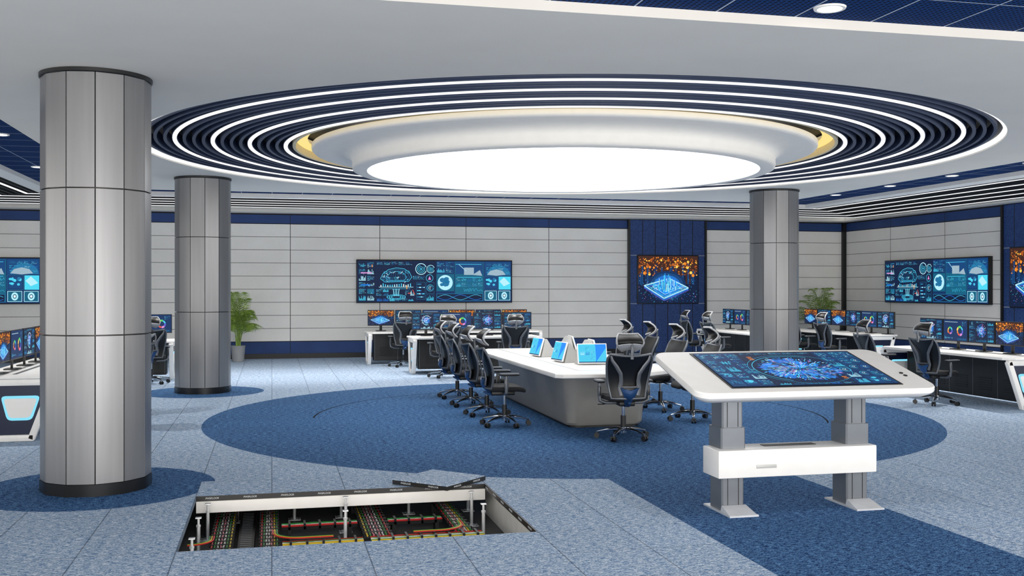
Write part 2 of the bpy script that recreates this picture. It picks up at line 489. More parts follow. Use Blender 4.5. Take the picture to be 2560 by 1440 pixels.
# ------------------------------------------------------------------ columns
NF = 12
M_cbase = mat('dark_base_metal', (40, 41, 43), .3, .6)
def build_column(x, y):
    root = empty('column', (x, y, 0), 0, 'round faceted column clad in grey metal panels with black base', 'column', 'metal-clad columns')
    s = MB()
    s.cyl((0, 0, 0.02), (0, 0, 3.58), 0.425, M_black, n=24)
    s.obj('core', root)
    s = MB(); Rc = 0.455
    for (z0, z1) in ((0.105, 1.345), (1.357, 2.585), (2.597, 3.562)):
        for k in range(NF):
            a0 = 2 * math.pi * k / NF + 0.13; a1 = a0 + 2 * math.pi / NF
            p = Vector((Rc * math.cos(a0), Rc * math.sin(a0))); q = Vector((Rc * math.cos(a1), Rc * math.sin(a1)))
            d = (q - p).normalized(); nrm = Vector((d.y, -d.x)); g = 0.005
            pts = []
            for i in range(5):
                t = i / 4; pt = p.lerp(q, t) + nrm * 0.004 * (1 - (2 * t - 1) ** 2)
                if i == 0: pt += d * g
                if i == 4: pt -= d * g
                pts.append(pt)
            inn = [q - d * g - nrm * 0.02, p + d * g - nrm * 0.02]
            poly = pts + inn
            s.loft([[(v.x, v.y, z0) for v in poly], [(v.x, v.y, z1) for v in poly]], M_colm)
    s.obj('cladding', root)
    s = MB(); 
    pl = lambda r: [(r * math.cos(2 * math.pi * k / NF + 0.13), r * math.sin(2 * math.pi * k / NF + 0.13)) for k in range(NF)]
    s.loft([[(a, b, 0.0) for a, b in pl(0.46)], [(a, b, 0.10) for a, b in pl(0.46)]], M_cbase); s.obj('base_trim', root)
    s = MB(); s.lathe([(0.40, 3.565), (0.462, 3.565), (0.466, 3.57), (0.466, 3.599), (0.40, 3.599)], M_black, 48); s.obj('top_trim', root)
    return root
build_column(-1.5, 9.6); build_column(-1.13, 18.0); build_column(9.29, 17.8)

# ------------------------------------------------------------------ screen graphics
class Draw:
    def __init__(s, up=True): s.v = []; s.f = []; s.m = []; s.mats = []; s.up = up
    def P(s, x, y, l):
        e = 0.0012 * l
        return (x, -e, y) if s.up else (x, y, e)
    def poly(s, pts, m, l=1):
        if m not in s.mats: s.mats.append(m)
        i = len(s.v); s.v += [s.P(p[0], p[1], l) for p in pts]
        s.f.append(tuple(range(i, i + len(pts)))); s.m.append(s.mats.index(m))
    def rect(s, x0, y0, x1, y1, m, l=1): s.poly([(x0, y0), (x1, y0), (x1, y1), (x0, y1)], m, l)
    def line(s, x0, y0, x1, y1, w, m, l=2):
        d = Vector((x1 - x0, y1 - y0)); 
        if d.length < 1e-6: return
        n = Vector((-d.y, d.x)).normalized() * w / 2
        s.poly([(x0 - n.x, y0 - n.y), (x1 - n.x, y1 - n.y), (x1 + n.x, y1 + n.y), (x0 + n.x, y0 + n.y)], m, l)
    def ring(s, cx, cy, r0, r1, m, l=2, a0=0, a1=360, n=28, sx=1.0):
        k = max(3, int(n * abs(a1 - a0) / 360))
        for i in range(k):
            a = R_(a0 + (a1 - a0) * i / k); b = R_(a0 + (a1 - a0) * (i + 1) / k)
            if r0 <= 0: s.poly([(cx, cy), (cx + sx * r1 * math.cos(a), cy + r1 * math.sin(a)), (cx + sx * r1 * math.cos(b), cy + r1 * math.sin(b))], m, l)
            else: s.poly([(cx + sx * r0 * math.cos(a), cy + r0 * math.sin(a)), (cx + sx * r1 * math.cos(a), cy + r1 * math.sin(a)), (cx + sx * r1 * math.cos(b), cy + r1 * math.sin(b)), (cx + sx * r0 * math.cos(b), cy + r0 * math.sin(b))], m, l)
    def frame(s, x0, y0, x1, y1, w, m, l=2):
        s.rect(x0, y0, x1, y0 + w, m, l); s.rect(x0, y1 - w, x1, y1, m, l); s.rect(x0, y0, x0 + w, y1, m, l); s.rect(x1 - w, y0, x1, y1, m, l)
    def mesh(s, name):
        me = bpy.data.meshes.new(name); me.from_pydata(s.v, [], s.f)
        for m in s.mats: me.materials.append(m)
        me.polygons.foreach_set('material_index', s.m); me.update()
        return me
    def obj(s, name, parent=None, loc=(0, 0, 0), rot=(0, 0, 0)):
        o = bpy.data.objects.new(name, s.mesh(name)); COL.objects.link(o); o.location = loc; o.rotation_euler = rot
        if parent: o.parent = parent
        return o
C = dict(
    navy=emis('px_navy', (6, 26, 58), 1), navy2=emis('px_navy2', (8, 46, 92), 1), teal=emis('px_teal', (12, 92, 122), 1), mid=emis('px_mid', (14, 66, 118), 1),
    cyan=emis('px_cyan', (70, 195, 230), 1.0), lcy=emis('px_lightcyan', (175, 230, 246), 1.0), blue=emis('px_blue', (30, 110, 200), 1.0),
    dim=emis('px_dim', (30, 110, 155), 1), white=emis('px_white', (235, 245, 250), 1.0), org=emis('px_orange', (240, 140, 40), 1.0),
    yel=emis('px_yellow', (250, 200, 80), 1.1), red=emis('px_red', (215, 80, 60), 1), pink=emis('px_pink', (215, 140, 205), 1.0),
    pur=emis('px_purple', (90, 90, 200), 1.0), grn=emis('px_green', (90, 200, 90), 1), dorg=emis('px_darkorange', (170, 84, 20), 1),
    sky=emis('px_sky', (70, 200, 225), 1.1), brown=emis('px_brown', (62, 34, 26), 1), vblue=emis('px_vivid', (20, 130, 235), 1.1), gry=emis('px_grey', (150, 175, 190), 1))

def widget(d, x0, y0, x1, y1, rng, kinds, fr=True):
    w = x1 - x0; h = y1 - y0; lw = min(w, h) * 0.025
    if fr: d.frame(x0, y0, x1, y1, lw, C['dim'], 2)
    k = rng.choice(kinds); p = min(w, h) * 0.08
    x0 += p; x1 -= p; y0 += p; y1 -= p; w = x1 - x0; h = y1 - y0
    col = C[rng.choice(['cyan', 'cyan', 'lcy', 'blue', 'cyan', 'dim'])]
    if k == 'text':
        rows = rng.randint(5, 9)
        for i in range(rows):
            y = y1 - (i + 0.6) * h / rows; xx = x0
            while xx < x1 - w * 0.1:
                L = w * rng.uniform(0.06, 0.3); L = min(L, x1 - xx)
                d.rect(xx, y, xx + L, y + h / rows * 0.33, C[rng.choice(['cyan', 'lcy', 'dim', 'cyan', 'dim', 'blue', 'cyan'])], 3); xx += L + w * 0.05
                if rng.random() < 0.18: break
    elif k == 'bars':
        n = rng.randint(9, 18)
        for i in range(n):
            hh = h * rng.uniform(0.15, 1); d.rect(x0 + i * w / n, y0, x0 + (i + 0.6) * w / n, y0 + hh, col, 3)
    elif k == 'ring':
        r = min(w, h) / 2; cx = (x0 + x1) / 2; cy = (y0 + y1) / 2
        d.ring(cx, cy, r * 0.9, r, col, 3, rng.randint(0, 90), rng.randint(250, 400)); d.ring(cx, cy, r * 0.66, r * 0.74, C['dim'], 3)
        d.ring(cx, cy, r * 0.4, r * 0.5, C['lcy'], 3, 40, 300); d.ring(cx, cy, 0, r * 0.12, C['white'], 3)
    elif k == 'line':
        n = 18; pts = [(x0 + w * i / n, y0 + h * rng.uniform(0.1, 0.9)) for i in range(n + 1)]
        for a, b in zip(pts[:-1], pts[1:]): d.line(a[0], a[1], b[0], b[1], h * 0.04, col, 3)
        for i in range(4): d.rect(x0, y0 + h * i / 4, x1, y0 + h * i / 4 + h * .015, C['dim'], 2.6)
    elif k == 'fill':
        d.rect(x0, y0, x1, y1, C['teal'], 2.6)
        for i in range(16):
            a = x0 + w * rng.uniform(0, 0.85); b = y0 + h * rng.uniform(0, 0.9); d.rect(a, b, a + w * rng.uniform(.04, .14), b + h * 0.06, C[rng.choice(['cyan', 'lcy', 'blue'])], 3.2)
    elif k == 'map':
        d.rect(x0, y0, x1, y1, C['mid'], 2.6)
        for i in range(14):
            d.ring(x0 + w * rng.uniform(.12, .88), y0 + h * rng.uniform(.25, .85), 0, h * rng.uniform(.05, .14), C[rng.choice(['cyan', 'sky', 'dim'])], 3 + i * .05, n=7, sx=rng.uniform(.6, 1.6))
    elif k == 'donut':
        r = min(w, h) / 2; cx = (x0 + x1) / 2; cy = (y0 + y1) / 2; a = 90
        for c_, fr_ in (('cyan', 80), ('grn', 60), ('yel', 50), ('org', 50), ('pink', 70), ('pur', 50)):
            d.ring(cx, cy, r * 0.5, r, C[c_], 3, a, a + fr_ - 4); a += fr_
ALLK = ['text', 'bars', 'line', 'text', 'ring', 'fill', 'map']
def dense(d, x0, y0, x1, y1, nx, ny, rng, kinds=ALLK, fr=True):
    for i in range(nx):
        for j in range(ny):
            a = x0 + (x1 - x0) * i / nx; b = y0 + (y1 - y0) * j / ny; g = (x1 - x0) / nx * .03
            widget(d, a + g, b + g, a + (x1 - x0) / nx - g, b + (y1 - y0) / ny - g, rng, kinds, fr and rng.random() < .7)

def city(d, w, h, seed=1):
    rng = random.Random(seed)
    d.rect(-w / 2, -h / 2, w / 2, h / 2, C['navy'], 1)
    d.rect(-w / 2, h * 0.10, w / 2, h / 2, C['brown'], 1.3)
    for i in range(34):
        x = -w / 2 + w * i / 34; hh = h * rng.uniform(0.05, 0.36)
        d.rect(x, h * -0.1, x + w * 0.024, hh, C[rng.choice(['navy2', 'navy', 'navy', 'mid', 'brown'])], 1.6)
    for i in range(300):
        x = rng.uniform(-0.485, 0.485) * w; y = h * (0.06 + .41 * rng.random() ** .8); r = w * rng.uniform(0.003, 0.012)
        if abs(x) < w * .1 and y < h * .3 and rng.random() < .6: continue
        if rng.random() < .18: r *= 2.2
        d.ring(x, y, 0, r, C[rng.choice(['org', 'org', 'yel', 'dorg', 'dorg', 'dorg', 'org'])], 2.2 + (i % 8) * 0.1, n=8)
    cx, cy = -w * .02, -h * 0.16
    for i, (s_, c_) in enumerate(((.32, 'navy2'), (.28, 'mid'), (.23, 'blue'), (.16, 'vblue'), (.09, 'cyan'))):
        d.ring(cx, cy + h * .02, 0, h * s_, C[c_], 3.0 + i * .05, sx=w / h * 1.0, n=40)
    def dia(s, dy, t, m, l):
        P = [(cx - w * .38 * s, cy + h * (.03 * s + dy)), (cx - w * .05 * s, cy + h * (-.24 * s + dy)), (cx + w * .36 * s, cy + h * (-.02 * s + dy)), (cx + w * .04 * s, cy + h * (.18 * s + dy))]
        for a, b in zip(P, P[1:] + P[:1]): d.line(a[0], a[1], b[0], b[1], t * h, m, l)
    dia(1.0, -.05, .012, C['pur'], 3.35); dia(1.0, -.025, .012, C['vblue'], 3.4); dia(1.0, 0, .022, C['lcy'], 3.45); dia(.86, 0, .008, C['sky'], 3.4); dia(.65, 0, .008, C['lcy'], 3.4); dia(.45, 0.01, .008, C['lcy'], 3.4)
    for i in range(230):
        t = rng.gauss(0, .42)
        if abs(t) > 1: continue
        x = cx + t * w * 0.3; b = cy + h * rng.uniform(-0.16, 0.1) * (1 - abs(t)); hh = h * rng.uniform(0.02, 0.27) * (1 - abs(t)) ** 1.1
        d.rect(x, b, x + w * rng.uniform(.003, 0.012), b + hh, C[rng.choice(['cyan', 'vblue', 'sky', 'lcy', 'blue', 'vblue', 'mid', 'sky', 'blue', 'cyan'])], 3.6 + (i % 12) * 0.1)
    for i in range(60):
        a = rng.uniform(-1, 1); y0 = cy + h * rng.uniform(-.18, .1) * (1 - abs(a))
        d.rect(cx + a * w * .3, y0, cx + a * w * .3 + w * rng.uniform(.01, .05), y0 + h * .006, C[rng.choice(['lcy', 'sky', 'cyan', 'white'])], 3.55)
    for i in range(220):
        x = rng.uniform(-0.49, 0.48) * w; y = rng.uniform(-0.49, 0.0) * h
        d.rect(x, y, x + w * 0.008, y + h * 0.01, C[rng.choice(['cyan', 'vblue', 'blue', 'pur', 'sky', 'pink', 'mid'])], 3.3)

def wheel(d, w, h, seed=2):
    rng = random.Random(seed)
    d.rect(-w / 2, -h / 2, w / 2, h / 2, C['navy2'], 1)
    d.rect(-w * .45, h * .38, w * .1, h * .41, C['gry'], 2)
    for cx, cy, r in ((-w * .22, -h * .02, h * .2), (w * .2, -h * .02, h * .26)):
        a = 10
        for c_, fr_ in (('cyan', 60), ('grn', 60), ('yel', 50), ('org', 45), ('red', 45), ('pink', 50), ('pur', 50)):
            d.ring(cx, cy, r * 0.55, r * (0.85 + 0.15 * rng.random()), C[c_], 3, a, a + fr_ - 5); a += fr_
    widget(d, -w * .46, -h * .44, -w * .1, -h * .28, rng, ['text'], False); widget(d, w * .1, -h * .46, w * .46, -h * .34, rng, ['bars'], False)
    widget(d, w * .28, h * .2, w * .48, h * .44, rng, ['text'], False)

def techmon(d, w, h, seed=3):
    rng = random.Random(seed)
    d.rect(-w / 2, -h / 2, w / 2, h / 2, C['navy'], 1)
    widget(d, -w * .2, -h * .3, w * .22, h * .4, rng, ['ring'], False)
    d.ring(0, h * .05, 0, h * .2, C['blue'], 2.5, n=14)
    for i in range(20):
        a = rng.uniform(0, 6.28); d.line(0, h * .05, w * .2 * math.cos(a), h * .05 + h * .34 * math.sin(a), h * .01, C[rng.choice(['pink', 'lcy', 'cyan', 'pur'])], 3.4)
    dense(d, -w * .49, -h * .48, -w * .23, h * .47, 1, 5, rng); dense(d, w * .24, -h * .48, w * .49, h * .47, 1, 5, rng)
    widget(d, -w * .2, -h * .48, w * .22, -h * .32, rng, ['bars'], False); widget(d, -w * .2, h * .4, w * .22, h * .48, rng, ['text'], False)

def wide(d, w, h, seed=4):
    rng = random.Random(seed)
    d.rect(-w / 2, -h / 2, w / 2, h / 2, C['navy'], 1)
    lw = h * 0.011
    d.rect(0, -h / 2, w / 2, h / 2, C['navy2'], 1.4)
    d.rect(-w * .003, -h / 2, w * .003, h / 2, C['navy'], 3)
    cx, cy = -w * .255, h * .06
    for i in range(25): d.rect(-w * .5 + i * w * .02, -h * .5, -w * .5 + i * w * .02 + lw * .3, h * .5, C['navy2'], 1.3)
    for j in range(14): d.rect(-w * .5, -h * .5 + j * h * .075, 0, -h * .5 + j * h * .075 + lw * .3, C['navy2'], 1.3)
    hull = [(-.10, -.02), (-.085, .10), (-.05, .20), (.0, .245), (.05, .225), (.085, .14), (.10, .02), (.08, -.08), (-.07, -.10)]
    for k, sc in enumerate((1.0, .86, .66)):
        P = [(cx + w * a * sc, cy + h * (b * sc + .02)) for a, b in hull]
        for a, b in zip(P, P[1:] + P[:1]): d.line(a[0], a[1], b[0], b[1], lw * (.8 if k else 1), C['cyan' if k != 1 else 'dim'], 3)
    for i in range(9):
        a = -.085 + .02 * i; d.line(cx + w * a, cy - h * .07, cx + w * a * .5, cy + h * .2, lw * .45, C['dim'], 2.8)
    for i in range(26):
        a = cx + w * rng.uniform(-.09, .08); b = cy + h * rng.uniform(-.1, .15); q = h * rng.uniform(.02, .06)
        if i % 2: d.frame(a, b, a + q * 1.8, b + q, lw * .6, C[rng.choice(['lcy', 'cyan', 'dim'])], 3.2)
        else: d.line(a, b, a + q * rng.uniform(-2, 2), b + q, lw * .7, C[rng.choice(['lcy', 'white', 'cyan'])], 3.3)
    for i in range(14): d.rect(cx - w * .1 + i * w * .0145, cy - h * .19, cx - w * .094 + i * w * .0145, cy - h * rng.uniform(.11, .15), C[rng.choice(['lcy', 'cyan', 'white'])], 3)
    d.line(cx - w * .11, cy - h * .2, cx + w * .11, cy - h * .2, lw, C['lcy'], 3); d.line(cx - w * .1, cy - h * .24, cx + w * .09, cy - h * .24, lw * .7, C['cyan'], 3)
    for dx in (-.02, 0, .02): d.line(cx + w * dx, cy - h * .24, cx + w * dx * .6, cy - h * .42, lw, C['lcy'], 3)
    for i in range(5): d.line(cx - w * .02, cy - h * (.26 + .035 * i), cx + w * .02, cy - h * (.26 + .035 * i), lw * .8, C['cyan'], 3)
    for i in range(3): d.ring(cx, cy - h * .44, h * (.03 + .015 * i), h * (.036 + .015 * i), C['cyan'], 3, sx=3.5)
    dense(d, -w * .495, -h * .48, -w * .39, h * .47, 2, 6, rng, ['text', 'bars', 'line', 'text', 'fill'], False)
    d.rect(-w * .48, h * .19, -w * .41, h * .215, C['pink'], 3.6); d.rect(-w * .48, -h * .1, -w * .42, -h * .075, C['vblue'], 3.6)
    for (a, r) in ((-w * .095, .14), (-w * .033, .1)):
        d.ring(a, h * .3, h * r * .88, h * r, C['lcy'], 3, 20, 340); d.ring(a, h * .3, h * r * .6, h * r * .68, C['cyan'], 3, 100, 400); d.ring(a, h * .3, h * r * .35, h * r * .42, C['cyan'], 3); d.ring(a, h * .3, 0, h * r * .16, C['cyan'], 3)
    d.ring(-w * .04, h * .08, h * .08, h * .09, C['cyan'], 3); d.poly([(-w * .05, h * .04), (-w * .03, h * .04), (-w * .04, h * .13)], C['pink'], 3.5)
    widget(d, -w * .125, -h * .44, -w * .068, -h * .02, rng, ['text']); widget(d, -w * .062, -h * .3, -w * .01, -h * .02, rng, ['ring']); widget(d, -w * .062, -h * .48, -w * .01, -h * .32, rng, ['bars'])
    widget(d, -w * .15, h * .04, -w * .07, h * .14, rng, ['text'], False)
    d.line(-w * .15, -h * .2, -w * .135, -h * .32, lw * 1.2, C['red'], 3); d.rect(-w * .18, -h * .3, -w * .16, -h * .28, C['red'], 3)
    dense(d, -w * .38, -h * .49, -w * .14, -h * .39, 6, 1, rng, ['text', 'bars'], False)
    dense(d, -w * .38, h * .38, -w * .15, h * .48, 5, 1, rng, ['text'], False); dense(d, -w * .385, -h * .36, -w * .30, -h * .18, 2, 2, rng, ['text', 'bars'], False); dense(d, -w * .20, -h * .36, -w * .135, -h * .2, 2, 1, rng, ['text', 'bars'], False)
    d.rect(-w * .19, -h * .19, -w * .184, -h * .1, C['org'], 3); d.rect(-w * .41, h * .34, -w * .405, h * .4, C['org'], 3.6)
    dense(d, w * .005, h * .2, w * .12, h * .48, 2, 2, rng, ['text', 'bars', 'text', 'fill'])
    d.rect(w * .005, -h * .24, w * .12, h * .18, C['teal'], 2)
    d.ring(w * .062, -h * .03, 0, h * .185, C['lcy'], 3, n=36)
    for (a, b, e_) in ((.045, .03, .06), (.07, .06, .05), (.065, -.06, .07), (.04, -.08, .04), (.075, -.01, .05)):
        d.ring(w * a, h * b, 0, h * e_, C['dim'], 3.6, n=7, sx=1.3)
    d.rect(w * .125, -h * .48, w * .315, h * .48, C['teal'], 1.8); d.rect(w * .13, h * .18, w * .31, h * .47, C['mid'], 2)
    d.rect(w * .185, h * .16, w * .25, h * .34, C['gry'], 3); d.poly([(w * .24, h * .16), (w * .29, h * .28), (w * .305, h * .14)], C['gry'], 3.4)
    d.line(w * .15, h * .42, w * .2, h * .25, lw, C['lcy'], 3); d.line(w * .13, h * .42, w * .3, h * .42, lw, C['cyan'], 3); d.line(w * .14, h * .1, w * .3, h * .1, lw, C['cyan'], 3)
    dense(d, w * .13, -h * .14, w * .31, h * .1, 5, 2, rng, ['text', 'bars', 'fill', 'line'])
    widget(d, w * .18, -h * .28, w * .31, -h * .14, rng, ['line'], False)
    d.rect(w * .005, -h * .48, w * .31, -h * .3, C['navy'], 2.4); d.frame(w * .005, -h * .48, w * .31, -h * .3, lw, C['dim'], 2.6)
    for i in range(30):
        a = i / 30; b = (i + 1) / 30; fn = lambda t: -h * .39 + h * .06 * math.sin(t * 9)
        d.line(w * (.01 + .29 * a), fn(a), w * (.01 + .29 * b), fn(b), lw * .8, C['cyan'], 3); d.line(w * (.01 + .29 * a), -h * .78 - fn(a), w * (.01 + .29 * b), -h * .78 - fn(b), lw, C['blue'], 3)
    d.rect(w * .32, h * .14, w * .495, h * .48, C['mid'], 2); d.ring(w * .415, h * .15, 0, h * .25, C['dim'], 3, 0, 180, 24, 1.2); d.ring(w * .4, h * .14, 0, h * .16, C['gry'], 3.2, 10, 170, 9, 1.5)
    dense(d, w * .33, h * .16, w * .49, h * .46, 4, 3, rng, ['text', 'line'], False)
    widget(d, w * .32, -h * .2, w * .41, h * .13, rng, ['map']); d.rect(w * .415, -h * .2, w * .495, h * .12, C['sky'], 3); d.poly([(w * .42, 0), (w * .45, h * .1), (w * .49, -h * .05), (w * .45, -h * .12)], C['lcy'], 3.5)
    for a in (.362, .452): d.rect(w * (a - .04), -h * .47, w * (a + .04), -h * .23, C['teal'], 2.4); d.frame(w * (a - .04), -h * .47, w * (a + .04), -h * .23, lw, C['lcy'], 3); d.ring(w * a, -h * .35, h * .05, h * .09, C['lcy'], 3.3, sx=.8); d.ring(w * a, -h * .35, 0, h * .03, C['white'], 3.3, sx=.8)

def touch(d, w, h, seed=5):
    rng = random.Random(seed)
    d.rect(-w / 2, -h / 2, w / 2, h / 2, C['navy2'], 1); d.rect(-w * .25, -h * .5, w * .25, h * .5, C['navy'], 1.4)
    for i in range(40): d.rect(-w * .5 + i * w * .025, -h * .5, -w * .5 + i * w * .025 + h * .002, h * .5, C['mid'], 1.7)
    for i in range(22): d.rect(-w * .5, -h * .5 + i * h * .046, w * .5, -h * .5 + i * h * .046 + h * .002, C['mid'], 1.7)
    cx, cy = w * .03, -h * .03
    d.ring(cx, cy, h * .39, h * .396, C['cyan'], 3, 60, 240, 40, 1.25); d.ring(cx, cy, h * .43, h * .433, C['cyan'], 3, sx=1.25, n=48)
    for i in range(80):
        a = rng.uniform(0, 6.283); r = h * .31 * math.sqrt(rng.random()); q = h * rng.uniform(.03, .07)
        d.ring(cx + 1.25 * r * math.cos(a), cy + r * math.sin(a), 0, q, C[rng.choice(['mid', 'blue', 'blue', 'navy2', 'vblue'])], 2.0 + (i % 14) * .04, a0=rng.uniform(0, 90), a1=rng.uniform(300, 450), n=6, sx=rng.uniform(.8, 1.9))
    for i in range(620):
        a = rng.uniform(0, 6.283); r = h * .35 * rng.random() ** .55; q = h * rng.uniform(.004, .018)
        x = cx + 1.25 * r * math.cos(a); y = cy + r * math.sin(a); b = a + rng.uniform(-.3, .3); L = q * rng.uniform(.6, 2.6)
        pts = [(x + L * math.cos(b), y + L * math.sin(b)), (x - q * .5 * math.sin(b), y + q * .5 * math.cos(b)), (x - L * math.cos(b), y - L * math.sin(b)), (x + q * .5 * math.sin(b), y - q * .5 * math.cos(b))]
        d.poly(pts, C[rng.choice(['lcy', 'pink', 'blue', 'cyan', 'vblue', 'vblue', 'lcy', 'navy2', 'pur', 'sky', 'navy', 'cyan', 'blue'])], 2.7 + (i % 18) * .045)
    for i in range(90):
        a = rng.uniform(0, 6.283); r0 = h * rng.uniform(.03, .2); r1 = r0 + h * rng.uniform(.05, .17)
        d.line(cx + 1.25 * r0 * math.cos(a), cy + r0 * math.sin(a), cx + 1.25 * r1 * math.cos(a + .1), cy + r1 * math.sin(a + .1), h * rng.uniform(.001, .004), C[rng.choice(['lcy', 'pink', 'cyan', 'white'])], 3.6)
    dense(d, -w * .495, -h * .48, -w * .33, h * .48, 2, 5, rng, ['fill', 'map', 'line', 'text', 'bars', 'text']); dense(d, -w * .325, -h * .48, -w * .235, h * .48, 1, 6, rng, ['text', 'bars', 'text', 'line'], False)
    dense(d, w * .35, -h * .48, w * .495, h * .48, 2, 5, rng, ['ring', 'text', 'ring', 'line', 'map', 'text']); dense(d, w * .26, -h * .48, w * .345, h * .48, 1, 6, rng, ['text', 'ring', 'text', 'bars'], False)
    dense(d, -w * .22, h * .42, w * .24, h * .49, 5, 1, rng, ['text'], False); dense(d, -w * .22, -h * .49, w * .24, -h * .43, 6, 1, rng, ['bars', 'text'], False)
    for i in range(3): d.rect(-w * .2, h * (.34 - i * .04), -w * .17, h * (.355 - i * .04), C['org'], 3.8)
    for i in range(2): d.rect(w * .21, -h * (.3 + i * .04), w * .24, -h * (.285 + i * .04), C['org'], 3.8)

def tablet(d, w, h, seed=6):
    rng = random.Random(seed)
    d.rect(-w / 2, -h / 2, w / 2, h / 2, C['vblue'], 1); d.rect(-w * .5, -h * .5, w * .1, h * .5, C['sky'], 1.5); d.rect(-w * .46, -h * .4, w * .12, h * .44, C['cyan'], 2)
    d.poly([(w * .1, -h * .5), (w * .5, -h * .5), (w * .5, h * .3)], C['cyan'], 1.6)
    dense(d, -w * .45, -h * .38, w * .1, h * .42, 3, 3, rng, ['text', 'text', 'bars'], False)
    d.rect(-w * .5, -h * .5, w * .5, -h * .45, C['navy2'], 3)

# ------------------------------------------------------------------ wall displays
def wall_display(name, w, h, loc, rotz, fn, label, cat, depth=0.07):
    root = empty(name, loc, rotz, label, cat)
    s = MB(); s.box((0, -depth / 2, 0), (w + 0.05, depth, h + 0.05), M_black, bevel=0.008); s.obj('bezel', root)
    d = Draw(); fn(d, w, h); d.obj('screen', root, (0, -depth - 0.001, 0))
    return root
wall_display('video_wall', 3.98, 1.05, (4.09, 26.1, 1.92), 0, wide, 'wide black wall display showing blue technical dashboards on panelled wall', 'screen', 0.1)
wall_display('video_wall', 3.98, 1.05, (-7.3, 26.1, 1.92), 0, wide, 'wide black wall display with dashboards, wall behind the steel column', 'screen', 0.1)
wall_display('video_wall', 3.98, 1.05, (15.8, 21.98, 1.92), -90, wide, 'wide black wall display with dashboards beside a blue accent panel', 'screen', 0.1)
wall_display('picture_panel', 1.72, 1.27, (10.44, 26.04, 1.98), 0, lambda d, w, h: city(d, w, h, 1), 'square glowing picture of an orange and blue night city', 'picture', 0.03)
wall_display('picture_panel', 1.72, 1.27, (15.74, 18.44, 1.98), -90, lambda d, w, h: city(d, w, h, 1), 'glowing night city picture mounted on dark blue panel', 'picture', 0.03)

# ------------------------------------------------------------------ monitors
def build_monitor(fn, label):
    root = empty('computer_monitor', (0, 0, 0), 0, label, 'monitor', 'desk monitors')
    s = MB(); s.box((0, 0.018, 0.305), (0.615, 0.03, 0.365), M_black, bevel=0.006); s.box((0, 0.04, 0.30), (0.25, 0.025, 0.2), M_black, bevel=0.01); s.obj('bezel', root)
    d = Draw(); fn(d, 0.592, 0.338); d.obj('screen', root, (0, 0.0015, 0.308))
    s = MB(); s.box((0, 0.06, 0.16), (0.06, 0.02, 0.30), M_black, bevel=0.005); s.loft([[(x, y + 0.05, z) for x, y in rrect(0.24, 0.17, 0.03)] for z in (0.0, 0.012)], M_black); s.obj('stand', root)
    return root
MON = [build_monitor(lambda d, w, h: city(d, w, h, 7), 'black monitor on white desk showing glowing blue city artwork'),
       build_monitor(lambda d, w, h: techmon(d, w, h, 8), 'black monitor on white desk showing dark technical interface'),
       build_monitor(lambda d, w, h: wheel(d, w, h, 9), 'black monitor on white desk showing colourful ring charts'),
       build_monitor(lambda d, w, h: techmon(d, w, h, 21), 'black monitor on white desk showing purple sphere interface')]
used = [False] * 4
def monitor(k, x, y, rz):
    if not used[k]:
        used[k] = True; MON[k].location = (x, y, 0.7525); MON[k].rotation_euler = (0, 0, R_(rz)); return
    clone(MON[k], (x, y, 0.7525), rz)

# ------------------------------------------------------------------ desks
E_cy = emis('cyan_light_panel', (130, 215, 238), 1.0)
def build_desk(L, x, y, rz, label):
    root = empty('workstation_desk', (x, y, 0), rz, label, 'desk', 'control desks')
    s = MB(); c = 0.12
    s.prism([(-L / 2 + c, -.47), (L / 2 - c, -.47), (L / 2, -.47 + c), (L / 2, .45), (-L / 2, .45), (-L / 2, -.47 + c)], 0.715, 0.75, M_white, 0.006)
    s.obj('desktop', root)
    s = MB(); s.box((0, 0.05, 0.7505), (L - 0.5, 0.05, 0.002), M_black); s.obj('cable_slot', root)
    for sg in (-1, 1):
        X = sg * (L / 2 - 0.06)
        s = MB()
        def beam(p, q, wd=0.075, th=0.08, m=M_white):
            p = Vector((0, *p)); q = Vector((0, *q)); dd = q - p; ang = math.atan2(dd.z, dd.y)
            mid = (p + q) / 2
            s.box((X, mid.y, mid.z), (th, dd.length + wd * .6, wd), m, Matrix.Rotation(ang, 3, 'X'), 0.008)
        beam((-.41, .675), (-.18, .04)); beam((-.18, .04), (.22, .04)); beam((.22, .04), (.38, .675)); beam((-.41, .675), (.38, .675))
        s.obj('side_frame', root)
        def pan(P, r, hw, m, nm):
            q = MB(); pts = []
            for i in range(len(P)):
                p0, p1, p2 = Vector(P[i - 1]), Vector(P[i]), Vector(P[(i + 1) % len(P)])
                a_ = p1 + (p0 - p1).normalized() * r; b_ = p1 + (p2 - p1).normalized() * r
                for t in (0, .33, .66, 1):
                    pts.append(((1 - t) ** 2) * a_ + 2 * t * (1 - t) * p1 + t * t * b_)
            q.loft([[(X + dx, v.x, v.y) for v in pts] for dx in (-hw, hw)], m); q.obj(nm, root, smooth=False)
        pan([(-.27, .52), (.15, .52), (.08, .24), (-.18, .24)], .05, .016, E_cy, 'light_panel')
        pan([(-.24, .49), (.12, .49), (.06, .27), (-.16, .27)], .04, .019, M_white, 'badge_panel')
        pan([(-.36, .655), (.34, .655), (.20, .06), (-.18, .06)], .02, .008, M_infill, 'infill_panel')
    s = MB(); s.box((0, 0.12, 0.39), (L - 0.36, 0.30, 0.62), M_black, bevel=0.01)
    n = int((L - .4) / 0.5)
    for i in range(n + 1):
        xx = -(L - .4) / 2 + i * (L - .4) / n
        s.box((xx, -0.034, 0.39), (0.008, 0.006, 0.6), M_frame)
    for i in range(n):
        for j in range(6): s.box((-(L - .4) / 2 + (i + .5) * (L - .4) / n, -0.034, 0.2 + j * 0.035), (0.3, 0.006, 0.012), M_tray)
    s.obj('equipment_cabinet', root, smooth=False)
    return root
